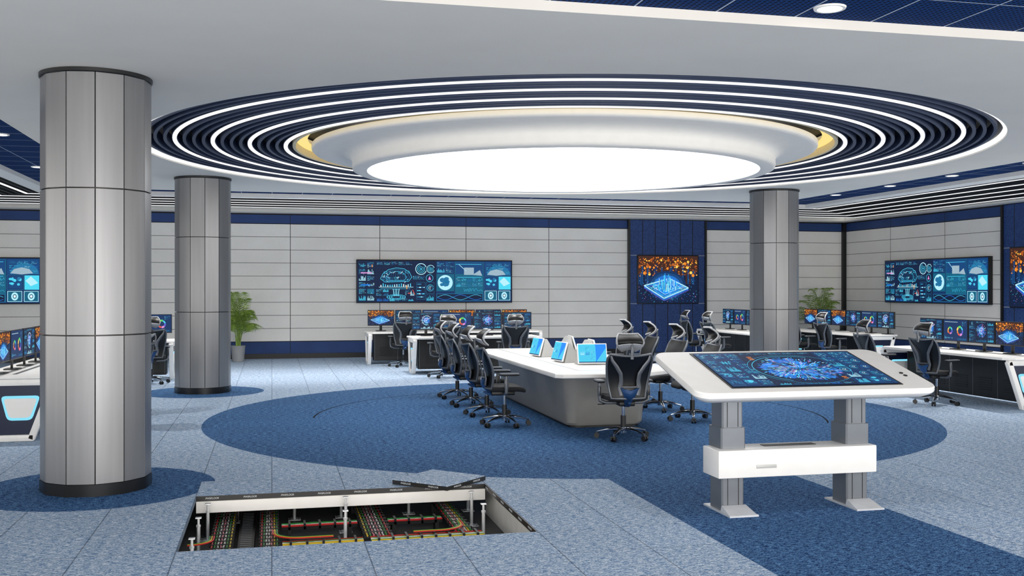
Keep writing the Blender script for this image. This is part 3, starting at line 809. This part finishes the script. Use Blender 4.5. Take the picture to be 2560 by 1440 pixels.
build_desk(4.1, 4.15, 23.65, 0, 'white control desk with cyan lit side frames near back wall')
build_desk(2.7, 4.1, 20.95, 0, 'white control desk with black cabinets and cyan lit side frames')
build_desk(3.2, 10.65, 14.15, -90, 'white control desk with monitors and chairs, angular lit side frame')
build_desk(3.4, 12.62, 21.2, -90, 'long white control desk beside palm with row of monitors')
build_desk(3.2, 10.6, 21.9, -90, 'white control desk behind the steel column')
build_desk(3.2, -2.85, 14.2, 90, 'white control desk with white angular frame and cyan light')
build_desk(1.9, -2.75, 20.75, 0, 'white control desk between two steel columns')
seq = [0, 1, 2, 0, 3, 0]
for k in range(6): monitor(seq[k], 2.47 + .637 * k, 23.85, 0)
for k, u in enumerate((3.13, 3.78, 4.43, 5.08)): monitor([1, 2, 3, 1][k], u, 21.15, 0)
for k, v in enumerate((15.25, 14.62, 13.99, 13.36, 12.73)): monitor([1, 2, 3, 0, 1][k], 10.86, v, -90)
for k, v in enumerate((22.80, 22.17, 21.54, 20.91, 20.28, 19.65)): monitor([0, 1, 0, 3, 2, 1][k], 12.88, v, -90)
for k, v in enumerate((23.15, 22.5, 21.85, 21.2, 20.55)): monitor([1, 2, 3, 0, 1][k], 10.85, v, -90)
for k, v in enumerate((13.0, 13.65, 14.3, 14.95, 15.6)): monitor([0, 2, 1, 0, 2][k], -3.05, v, 90)
for k, u in enumerate((-2.2, -2.85)): monitor([2, 1][k], u, 20.9, 0)

# ------------------------------------------------------------------ chairs
def build_chair():
    root = empty('office_chair', (0, 0, 0), 0, 'black mesh office chair with grey headrest and chrome wheeled base', 'chair', 'office chairs')
    s = MB(); s.cyl((0, 0, 0.07), (0, 0, 0.135), 0.042, M_chrome)
    for k in range(5):
        a = R_(90 + 72 * k); c_, s_ = math.cos(a), math.sin(a)
        s.tube([(r * c_, r * s_, z) for r, z in ((.03, .112), (.10, .112), (.20, .10), (.30, .078))], [.027, .024, .019, .014], M_chrome, 10, flat=0.75)
        s.tube([(r * c_, r * s_, z) for r, z in ((.05, .139), (.10, .137), (.20, .1155), (.27, .094))], [.010, .009, .007, .005], M_black, 6, flat=0.4)
    s.obj('swivel_base', root)
    for k in range(5):
        a = R_(90 + 72 * k); c_, s_ = math.cos(a), math.sin(a); ctr = Vector((.31 * c_, .31 * s_, .032)); tg = Vector((-s_, c_, 0))
        s = MB()
        for g in (-1, 1): s.cyl(ctr + tg * g * .008, ctr + tg * g * .028, .031, M_black, n=16)
        s.cyl(ctr, ctr + Vector((0, 0, .05)), .008, M_chrome, n=8); s.box(ctr + Vector((0, 0, .02)), (.03, .03, .03), M_black, bevel=.006)
        s.obj('caster', root)
    s = MB(); s.cyl((0, 0, .12), (0, 0, .27), .031, M_black); s.cyl((0, 0, .27), (0, 0, .41), .018, M_chrome); s.obj('gas_lift', root)
    s = MB(); s.box((0, -.03, .42), (.19, .30, .055), M_black, bevel=.015); s.cyl((-.1, .03, .41), (-.26, .03, .40), .007, M_black, n=8); s.box((-.27, .03, .40), (.05, .03, .012), M_black)
    s.obj('tilt_mechanism', root)
    s = MB()
    def plate(t, u):
        hw = .035 + .075 * t ** 1.5
        return Vector((hw * u, -.17 - .135 * min(1, t * 1.6) + .02 * u * u, .385 + .20 * t + .03 * abs(u) * t))
    s.shell(plate, 6, 6, .016, M_bluep); s.tube([(0, -.10, .415), (0, -.2, .405), (0, -.27, .44)], [.03, .03, .02], M_bluep, 10, flat=.6); s.obj('back_bracket', root, ang=60)
    def seatloop(w, d, r, z, dy=0): 
        return [(x, y, z - 0.03 * max(0, (y - .12) / .12) ** 2 + .012 * (x / .25) ** 2) for x, y in rrect(w, d, r, 6, 0, .01 + dy)]
    s = MB(); s.loft([seatloop(.40, .38, .1, .445), seatloop(.49, .46, .12, .455), seatloop(.51, .48, .13, .475), seatloop(.50, .47, .13, .50), seatloop(.44, .41, .12, .512), seatloop(.2, .2, .08, .508)], M_fabric)
    s.obj('seat', root, ang=60)
    for sg in (-1, 1):
        s = MB()
        s.tube([(sg * .08, -.03, .42), (sg * .22, -.03, .425), (sg * .285, -.03, .45), (sg * .295, -.03, .52), (sg * .292, -.03, .66)], [.018, .02, .022, .02, .018], M_frame, 10)
        s.box((sg * .292, -.03, .56), (.035, .055, .12), M_black, bevel=.01)
        s.loft([[(sg * .285 + x, y + .01, z) for x, y in rrect(ww, dd, .035 if ww > .075 else .028)] for ww, dd, z in ((.06, .2, .655), (.088, .25, .662), (.092, .255, .675))], M_black)
        s.loft([[(sg * .285 + x, y + .01, z) for x, y in rrect(ww, dd, .035)] for ww, dd, z in ((.090, .253, .675), (.08, .24, .688))], M_frame)
        s.obj('armrest', root)
    def prof(t):
        hw = .195 + .07 * math.sin(min(1, t * 1.05) * math.pi * .5)
        if t > .85: hw -= (t - .85) ** 2 * 1.4
        yy = -.235 + .035 * math.sin(t * math.pi * 1.1) - .10 * t ** 1.6
        return hw, yy, .49 + .49 * t
    def bf(t, u):
        hw, yy, zz = prof(t); return Vector((hw * u, yy + .055 * u * u - .02, zz + .02 * (u * u) * t))
    s = MB(); s.shell(bf, 12, 10, .008, M_meshb); s.obj('backrest', root, ang=60)
    path = [bf(i / 12, -1) for i in range(13)] + [bf(1, -1 + 2 * j / 8) for j in range(1, 8)] + [bf(1 - i / 12, 1) for i in range(13)] + [bf(0, 1 - 2 * j / 8) for j in range(1, 8)]
    s = MB(); s.tube(path, .0145, M_frame, 8, closed=True)
    off = Vector((0, -.028, 0))
    for sg in (-1, 1):
        s.tube([bf(.08, sg * .45) + off, bf(.25, sg * .50) + off * 1.2, bf(.42, sg * .42) + off * 1.3, bf(.58, sg * .44) + off * 1.2, bf(.74, sg * .62) + off, bf(.88, sg * .82) + off * .6, bf(.97, sg * .93) + off * .2],
               [.030, .028, .024, .023, .022, .018, .012], M_frame, 10, flat=.45)
    s.obj('back_frame', root)
    s = MB(); s.shell(lambda t, u: bf(.06 + .24 * t, u * .42) + Vector((0, -.030, 0)), 4, 6, .010, M_meshb)
    for i in range(5): s.tube([bf(.09 + .042 * i, -.34) + Vector((0, -.045, 0)), bf(.09 + .042 * i, 0) + Vector((0, -.045, 0)), bf(.09 + .042 * i, .34) + Vector((0, -.045, 0))], .0035, M_frame, 6)
    s.tube([bf(.28, -.42) + Vector((0, -.045, 0)), bf(.28, 0) + Vector((0, -.045, 0)), bf(.28, .42) + Vector((0, -.045, 0))], .008, M_frame, 6)
    s.obj('lumbar_support', root)
    s = MB(); s.tube([bf(.93, 0) + off, (0, -.375, 1.0), (0, -.385, 1.07), (0, -.37, 1.12)], [.02, .02, .018, .016], M_frame, 8, flat=.7); 
    s.obj('headrest_stem', root)
    def hf(t, u):
        q = 2 * t - 1; hw = .158 * math.sqrt(max(0.02, 1 - .5 * q * q - .25 * max(0, -q)))
        return Vector((hw * u, -.36 + .075 * q * q + .06 * u * u + (.02 if q > 0 else 0) * q, 1.06 + .165 * t - .03 * u * u * (1 - t)))
    s = MB(); s.shell(hf, 10, 10, .016, M_meshb)
    hp = [hf(i / 10, -1) for i in range(11)] + [hf(1, -1 + 2 * j / 8) for j in range(1, 8)] + [hf(1 - i / 10, 1) for i in range(11)] + [hf(0, 1 - 2 * j / 8) for j in range(1, 8)]
    s.tube(hp, .012, M_headr, 8, closed=True)
    s.shell(lambda t, u: hf(t * .38, u * .97) + Vector((0, -.02, 0)), 4, 8, .01, M_headr)
    s.obj('headrest', root, ang=60)
    return root
ch = build_chair()
ch.location = (3.98, 11.3, 0); ch.rotation_euler = (0, 0, R_(-4))
for v, a in ((12.7, -92), (13.8, -86), (14.95, -90), (16.1, -88)): clone(ch, (2.88, v, 0), a)
for v, a in ((12.65, 88), (13.8, 96), (14.9, 90), (16.0, 92)): clone(ch, (5.42, v, 0), a)
for (u, v, a) in ((2.85, 22.75, 3), (3.3, 19.85, 4), (4.68, 19.85, -4), (9.75, 13.55, -80), (9.7, 15.0, -92), (11.7, 19.8, -85), (11.7, 21.0, -95),
                  (9.65, 22.3, -90), (9.6, 21.0, -82), (-1.95, 13.6, 90), (-1.95, 15.0, 85), (-2.15, 19.75, 5)):
    clone(ch, (u, v, 0), a)

# ------------------------------------------------------------------ meeting table
root = empty('conference_table', (4.1, 14.1, 0), 0, 'long white conference table on a rounded grey pedestal base', 'table')
s = MB()
s.prism([(-.78, -2.58), (.08, -2.64), (.18, -2.62), (.82, -2.12), (.86, -2.02), (.86, 2.05), (.60, 2.6), (-.60, 2.6), (-.86, 2.05), (-.86, -2.50)], .69, .74, M_white, .008)
s.obj('tabletop', root)
s = MB()
s.loft([[(x, y + .1, z) for x, y in rrect(a, b, .16)] for a, b, z in ((.98, 3.86, .03), (1.02, 3.9, .06), (1.06, 3.94, .36), (1.16, 4.05, .69))], M_tabg); s.obj('pedestal', root)
s = MB(); s.loft([[(x, y + .1, z) for x, y in rrect(.94, 3.8, .15)] for z in (0, .03)], M_black); s.obj('plinth', root)
s = MB(); s.box((-.45, .2, .7402), (.012, 4.6, .001), M_frame); s.box((.45, .2, .7402), (.012, 4.6, .001), M_frame); s.box((0, -2.1, .7402), (.9, .012, .001), M_frame); s.obj('inlay_line', root)

def build_tab():
    root = empty('tabletop_screen', (0, 0, 0), 0, 'small tilted white-framed touchscreen standing on conference table', 'screen', 'pop-up screens on the conference table')
    o = MB(); o.box((0, 0, .0), (.40, .02, .27), M_white, bevel=.006); o.obj('bezel', root, (0, 0.02, .145), (R_(-16), 0, 0))
    d = Draw(); tablet(d, .375, .245); d.obj('screen', root, (0, 0.02 - .0115, .145 + .003), (R_(-16), 0, 0))
    o = MB(); o.loft([[(x, .02, 0.0), (x, .26, 0.0), (x, .25, .04), (x, .11, .262), (x, .08, .262)] for x in (-.185, .185)], M_tabg2); o.obj('rear_housing', root, smooth=False)
    return root
tb = build_tab(); tb.location = (4.10, 12.85, .742); tb.rotation_euler = (0, 0, R_(-4))
for (u, v, a) in ((3.80, 13.45, -83), (3.78, 14.6, -83), (4.50, 14.0, 84), (4.52, 15.1, 84)): clone(tb, (u, v, .742), a)

# ------------------------------------------------------------------ touch console
cv0, cv1, cz0, cz1 = 7.06, 8.02, .965, 1.215
cu0, cu1 = 3.07, 5.12
tilt = math.atan2(cz1 - cz0, cv1 - cv0); clen = math.hypot(cz1 - cz0, cv1 - cv0)
cxm, cym, czm = (cu0 + cu1) / 2, (cv0 + cv1) / 2, (cz0 + cz1) / 2
root = empty('touch_console', (cxm - .06, 7.47, 0), 0, 'white tilted touchscreen console on two grey lifting legs', 'console')
ox, oy = cxm - .06, 7.47
loc = (.06, cym - oy, czm); rot = (tilt, 0, 0)
s = MB(); W = cu1 - cu0
s.loft([[(x, y, z) for x, y in rrect(W + a, clen + a, r, 8)] for a, r, z in ((-.34, .05, -.11), (-.14, .08, -.10), (-.03, .11, -.06), (0, .12, -.042), (0, .12, -.01), (-.015, .115, 0))], M_white)
s.obj('console_top', root, loc, rot, ang=38)
s = MB(); s.box((.02, .02, .002), (1.46, .84, .005), M_black); s.obj('screen_bezel', root, loc, rot, smooth=False)
d = Draw(False); touch(d, 1.42, .80); d.obj('screen', root, (loc[0] + .02, loc[1] + .02 * math.cos(tilt) - .006 * math.sin(tilt), loc[2] + .02 * math.sin(tilt) + .006 * math.cos(tilt)), rot)
for yy in (-.14, -.20):
    s = MB(); s.cyl((.90, yy, 0.0), (.90, yy, .006), .016, M_black, n=20); s.obj('button', root, loc, rot)
for lx in (3.50 - ox, 4.58 - ox):
    s = MB()
    def legbox(w_, d_, z0, z1):
        s.loft([[(lx + x, .02 + y, z) for x, y in rrect(w_, d_, .012, 1)] for z in (z0, z1)], M_leg)
    legbox(.175, .21, .50, 1.0); legbox(.205, .24, .47, .66); legbox(.188, .225, .012, .47)
    for dx in (-.045, .045): 
        s.box((lx + dx, -.0935, .24), (.004, .004, .44), M_tray); s.box((lx + dx, -.086, .83), (.004, .004, .33), M_tray)
    s.box((lx, .02, .968), (.34, .4, .03), M_leg, bevel=.005)
    s.obj('lifting_leg', root, smooth=False)
    s = MB(); s.loft([[(lx + x, .0 + y, z) for x, y in [(-.11, -.27), (.13, -.27), (.11, .22), (-.11, .22)]] for z in (0, .014)], M_steel)
    s.loft([[(lx - .11, -.26, .014), (lx + .12, -.26, .014), (lx + .12, -.10, .014), (lx - .11, -.10, .014)], [(lx - .10, -.11, .06), (lx + .10, -.11, .06), (lx + .10, -.10, .06), (lx - .10, -.10, .06)]], M_steel)
    s.obj('foot_plate', root, smooth=False)
s = MB(); bw = 1.36; bx = 4.02 - ox
s.box((bx, -.03, .39), (bw, .30, .215), M_white, bevel=.008); s.box((bx, -.0, .499), (.45, .08, .006), M_black); s.obj('storage_box', root)
s = MB(); s.box((bx - .28, -.181, .365), (.17, .006, .028), M_hand, bevel=.002); s.obj('box_handle', root)
s = MB(); s.tube([(bx + .05, -.05, .90), (bx + .10, -.05, .87), (bx + .45, -.05, .87)], .014, M_black, 8); s.obj('cable_bracket', root)

# ------------------------------------------------------------------ plants
def build_palm(loc, label, seed, spread, nf, sc):
    root = empty('potted_palm', loc, 0, label, 'plant')
    s = MB(); s.lathe([(.0, 0), (.125, 0), (.135, .01), (.165, .36), (.17, .38), (.155, .38), (.15, .34), (0, .335)], M_pot, 32); s.obj('pot', root)
    s = MB(); s.cyl((0, 0, .33), (0, 0, .35), .148, M_soil); s.obj('soil', root)
    rng = random.Random(seed); s = MB()
    for k in range(nf):
        a = k * 2.399 + rng.uniform(-.3, .3); q = rng.random()
        H = sc * (1.25 - .6 * q) ; out = spread * (.3 + 1.0 * q) * rng.uniform(.8, 1.15)
        base = Vector((rng.uniform(-.05, .05), rng.uniform(-.05, .05), .35)); pts = []
        dr = Vector((math.cos(a), math.sin(a), 0))
        for i in range(15):
            t = i / 14; pts.append(base + dr * (out * (t ** 1.8)) + Vector((0, 0, H * (1.7 * t - (.7 + .45 * q) * t ** 2.5))))
        s.tube(pts, [.008 * (1 - .7 * i / 14) for i in range(15)], M_leaf, 5)
        for i in range(5, 15):
            t = i / 14
            tg = (pts[i] - pts[i - 1]).normalized(); side = dr.cross(Vector((0, 0, 1)))
            for sg in (-1, 1):
                for hf_ in (0, .5):
                    p = pts[i - 1].lerp(pts[i], hf_); ll = (.25 * math.sin(min(1, (t + .05)) * 2.7) + .05) * sc
                    e = p + (side * sg * .75 + tg * .75 + Vector((0, 0, -.45))).normalized() * ll
                    wv = tg * .0105
                    mid = p.lerp(e, .5) + Vector((0, 0, .03))
                    s.face([p - wv * .4, mid - wv, e, mid + wv], M_leaf)
    s.obj('foliage', root, recalc=False, smooth=False)
build_palm((-.78, 25.2, 0), 'green potted palm in a grey pot beside panelled wall', 3, .50, 27, 1.04)
build_palm((14.35, 24.9, 0), 'green potted palm in the room corner behind monitors', 5, .85, 24, 1.12)

# ------------------------------------------------------------------ raised floor opening
ZV = -.35
w = MB(); w.box((.62, 8.6, ZV - .02), (4.6, 4.4, .04), M_void); w.obj('floor.001', smooth=False, kind='structure')
w = MB(); w.box((.62, 10.78, -.2), (4.6, .04, .31), M_vwall); w.box((1.96, 8.2, -.2), (.04, 2.3, .31), M_vwall); w.box((-1.68, 8.6, -.2), (.04, 4.4, .31), M_vwall)
w.obj('trim_5', smooth=False, kind='structure')
M_txt = mat('white_lettering', (190, 193, 197), 0.5)
root = empty('floor_edge_strip', (HX0, HY1, 0), 0, 'black floor tile edge strip with repeated white lettering along opening', 'edge strip')
s = MB(); s.box((1.24, -.004, -.0225), (2.48, .008, .043), M_black); s.obj('strip', root, smooth=False)
for i in range(8): text_obj('PWSFLOOR', .021, M_txt, 'lettering', root, (.13 + .31 * i, -.0095, -.021), (R_(90), 0, 0))
root = empty('floor_edge_strip', (HX1, HY0, 0), 0, 'black floor tile edge strip on the side of opening', 'edge strip')
s = MB(); s.box((-.004, .93, -.0225), (.008, 1.86, .043), M_black); s.obj('strip', root, smooth=False)
for i in range(6): text_obj('PWSFLOOR', .021, M_txt, 'lettering', root, (-.0095, .2 + .31 * i, -.021), (R_(90), 0, R_(-90)))
root = empty('loose_floor_tile', (1.47, 9.13, .0), 45, 'loose carpet floor tile with black lettered edge lying over opening', 'floor tile')
s = MB(); s.box((0, 0, .021), (.6, .6, .036), M_black, bevel=.002); s.obj('tile_body', root, smooth=False)
s = MB(); s.box((0, 0, .0415), (.59, .59, .005), M_tile); s.obj('carpet_top', root, smooth=False)
for i in (-1, 1):
    text_obj('PWSFLOOR', .021, M_txt, 'lettering', root, (i * .15, -.302, .021), (R_(90), 0, 0))
    text_obj('PWSFLOOR', .021, M_txt, 'lettering', root, (-.302, i * .15, .021), (R_(90), 0, R_(-90)))
def stringer(x0, y0, x1, y1, h=.1):
    root = empty('floor_stringer', ((x0 + x1) / 2, (y0 + y1) / 2, -T - h), 0, 'white steel stringer beam under the raised floor', 'beam', 'raised floor stringers')
    L = math.hypot(x1 - x0, y1 - y0); a = math.atan2(y1 - y0, x1 - x0)
    s = MB(); s.box((0, 0, h / 2), (L, .03, h), M_white, Matrix.Rotation(a, 3, 'Z'), .003); s.obj('beam_body', root, smooth=False)
stringer(HX0, HY1 + .016, HX1, HY1 + .016)
ped = empty('floor_pedestal', (0, 8.38, ZV), 0, 'galvanised steel pedestal standing under raised floor', 'pedestal', 'raised floor pedestals')
PH = -ZV - T - .002
s = MB(); s.box((0, 0, .003), (.11, .11, .006), M_steel, bevel=.001)
for a in (-1, 1):
    for b in (-1, 1): s.cyl((a * .04, b * .04, .006), (a * .04, b * .04, .009), .008, M_tray, n=8)
s.obj('base_plate', ped)
s = MB(); s.cyl((0, 0, .006), (0, 0, PH * .75), .014, M_steel, n=14); s.cyl((0, 0, PH * .7), (0, 0, PH - .01), .010, M_steel, n=10); s.cyl((0, 0, PH * .75), (0, 0, PH * .8), .019, M_steel, n=6); s.obj('stem', ped)
s = MB(); s.box((0, 0, PH - .006), (.045, .045, .008), M_steel, bevel=.001); s.obj('head_plate', ped)
ped.location = (.58, 8.38, ZV)
for (u, v) in ((-.56, 8.38), (-.52, 8.9), (1.72, 8.38), (1.72, 8.9), (0.62, 8.92), (-.3, 9.5), (.62, 9.5), (1.24, 9.5), (1.8, 9.5), (.2, 9.5), (-.56, 7.7)): clone(ped, (u, v, ZV), 0)

CAB = [('red', (200, 28, 28)), ('green', (34, 140, 50)), ('yellow', (225, 190, 30)), ('white', (225, 225, 220)), ('pink', (220, 130, 145)), ('orange', (210, 80, 25))]
CM = [mat('cable_' + n_, c_, .5) for n_, c_ in CAB]
rng = random.Random(11)
def tray(x0, y0, x1, y1, wd, z, ncab, cols):
    L = math.hypot(x1 - x0, y1 - y0); a = math.atan2(y1 - y0, x1 - x0)
    root = empty('cable_tray', ((x0 + x1) / 2, (y0 + y1) / 2, z), math.degrees(a), 'black metal cable tray in underfloor space', 'cable tray', 'underfloor cable trays')
    s = MB(); s.box((0, 0, .004), (L, wd, .008), M_tray)
    for sg in (-1, 1): s.box((0, sg * wd / 2, .011), (L, .006, .022), M_tray)
    n = max(3, int(L / .11))
    for i in range(n):
        xx = -L / 2 + (i + .5) * L / n
        s.box((xx, 0, .0455), (.018, wd + .006, .005), M_tray)
        for sg in (-1, 1): s.box((xx, sg * wd / 2, .023), (.018, .006, .046), M_tray)
    s.obj('tray_body', root, smooth=False)
    for q in (-.4, .4):
        s = MB(); s.box((q * L, 0, -(z - ZV) / 2), (.03, wd, (z - ZV)), M_tray); s.obj('tray_support', root, smooth=False)
    for i in range(ncab):
        edge = i < 2 or i >= ncab - 2
        yy = -wd * .40 + wd * .80 * i / max(1, ncab - 1)
        c = empty('cable', ((x0 + x1) / 2, (y0 + y1) / 2, z + .018), math.degrees(a), CAB[cols[i % len(cols)]][0] + ' data cable lying in black tray', 'cable', 'underfloor cables')
        s = MB(); ph = rng.uniform(0, 6); am = .0 if edge else .004
        s.tube([(-L / 2 + L * t / 30, yy + am * math.sin(t * 2.1 + ph), .008 + am * .3 * math.sin(t * .9 + ph)) for t in range(31)], .0068 if wd > .14 else .0055, CM[cols[i % len(cols)]], 6)
        s.obj('sheath', c)
ZT = -.25
tray(-.38, 7.6, -.38, 9.7, .17, ZT, 7, [2, 1, 3, 4, 3, 1, 0])
tray(-.02, 7.6, -.02, 9.7, .15, ZT, 7, [1, 2, 4, 3, 3, 1, 0])
tray(.83, 8.20, .83, 9.8, .22, ZT, 8, [0, 1, 3, 4, 3, 4, 1, 2])
tray(.08, 8.72, .70, 8.72, .12, ZT, 5, [0, 0, 3, 1, 1]); tray(.96, 8.72, 1.42, 8.72, .12, ZT, 5, [0, 0, 3, 1, 1])
tray(.76, 8.10, 1.66, 8.10, .15, ZT, 7, [2, 1, 3, 3, 1, 0, 0]); tray(.08, 8.10, .70, 8.10, .13, ZT, 5, [2, 2, 3, 1, 0])
tray(1.52, 8.20, 1.52, 9.6, .15, ZT, 7, [1, 2, 3, 4, 3, 1, 0])
for (x, y, lx, ly) in ((.29, 8.42, .36, .4), (1.18, 8.42, .42, .4)):
    root = empty('floor_mat', (x, y, ZV), 0, 'black rectangular panel on the underfloor slab', 'panel', 'underfloor panels')
    s = MB(); s.loft([[(a, b, z) for a, b in [(-lx / 2 + .08, -ly / 2), (lx / 2 - .08, -ly / 2), (lx / 2, -ly / 2 + .08), (lx / 2, ly / 2 - .08), (lx / 2 - .08, ly / 2), (-lx / 2 + .08, ly / 2), (-lx / 2, ly / 2 - .08), (-lx / 2, -ly / 2 + .08)]] for z in (0, .02)], M_tray)
    s.obj('panel_body', root, smooth=False)
def bend(col, cx, cy, r, a0, a1, l0, l1, z):
    c = empty('cable', (cx, cy, z), 0, CAB[col][0] + ' cable turning a corner under the floor', 'cable', 'underfloor cables')
    A0, A1 = R_(a0), R_(a1)
    n = 10; sgn = 1 if a1 > a0 else -1
    p0 = Vector((r * math.cos(A0), r * math.sin(A0), .008)); t0 = Vector((-math.sin(A0), math.cos(A0), 0)) * sgn
    p1 = Vector((r * math.cos(A1), r * math.sin(A1), .008)); t1 = Vector((-math.sin(A1), math.cos(A1), 0)) * sgn
    pts = [p0 - t0 * l0] + [Vector((r * math.cos(A0 + (A1 - A0) * i / n), r * math.sin(A0 + (A1 - A0) * i / n), .008)) for i in range(n + 1)] + [p1 + t1 * l1]
    s = MB(); s.tube(pts, .0055, CM[col], 6); s.obj('sheath', c)
for i, col in enumerate((1, 2, 0)):
    bend(col, .22, 8.32, .18 + i * .016, 180, 270, .10, .25, -.198)
    bend(col, -.60, 8.22, .13 + i * .016, 0, -90, .10, .02, -.198)
    bend(col, 1.32, 8.32, .18 + i * .016, 0, -90, .10, .22, -.198)
root = empty('ventilation_duct', (-.20, 8.4, ZV), 0, 'black perforated duct between cable trays', 'duct')
s = MB(); s.box((0, 0, .04), (.13, 2.3, .08), M_tray, bevel=.004)
for i in range(36): s.box((0, -1.1 + i * .062, .081), (.09, .02, .003), M_frame)
s.obj('duct_body', root, smooth=False)

# ------------------------------------------------------------------ world, lamps & camera
wd = bpy.data.worlds.new('World'); scene.world = wd; wd.use_nodes = True
wd.node_tree.nodes['Background'].inputs[0].default_value = (1.0, 0.965, 0.90, 1)
wd.node_tree.nodes['Background'].inputs[1].default_value = 2.25
def arealamp(name, loc, target, sx, sy, e, col=(1, .97, .93)):
    L = bpy.data.lights.new(name, 'AREA'); L.shape = 'RECTANGLE'; L.size = sx; L.size_y = sy; L.energy = e; L.color = col
    o = bpy.data.objects.new(name, L); COL.objects.link(o); o.location = loc
    o.rotation_euler = (Vector(target) - Vector(loc)).to_track_quat('-Z', 'Y').to_euler()
arealamp('added_ceiling_fill', (2.5, -6.0, 0.6), (4.0, 12.0, 3.6), 14, 2.0, 850)  # added fill light behind the camera, lifts the ceiling; no such lamp in the room
cam = bpy.data.cameras.new('Camera'); cam.lens = 36; cam.sensor_width = 36; cam.clip_end = 200
co = bpy.data.objects.new('Camera', cam); COL.objects.link(co)
co.location = (0, 0, 1.75); co.rotation_euler = (R_(90), 0, R_(-13.2))
scene.camera = co
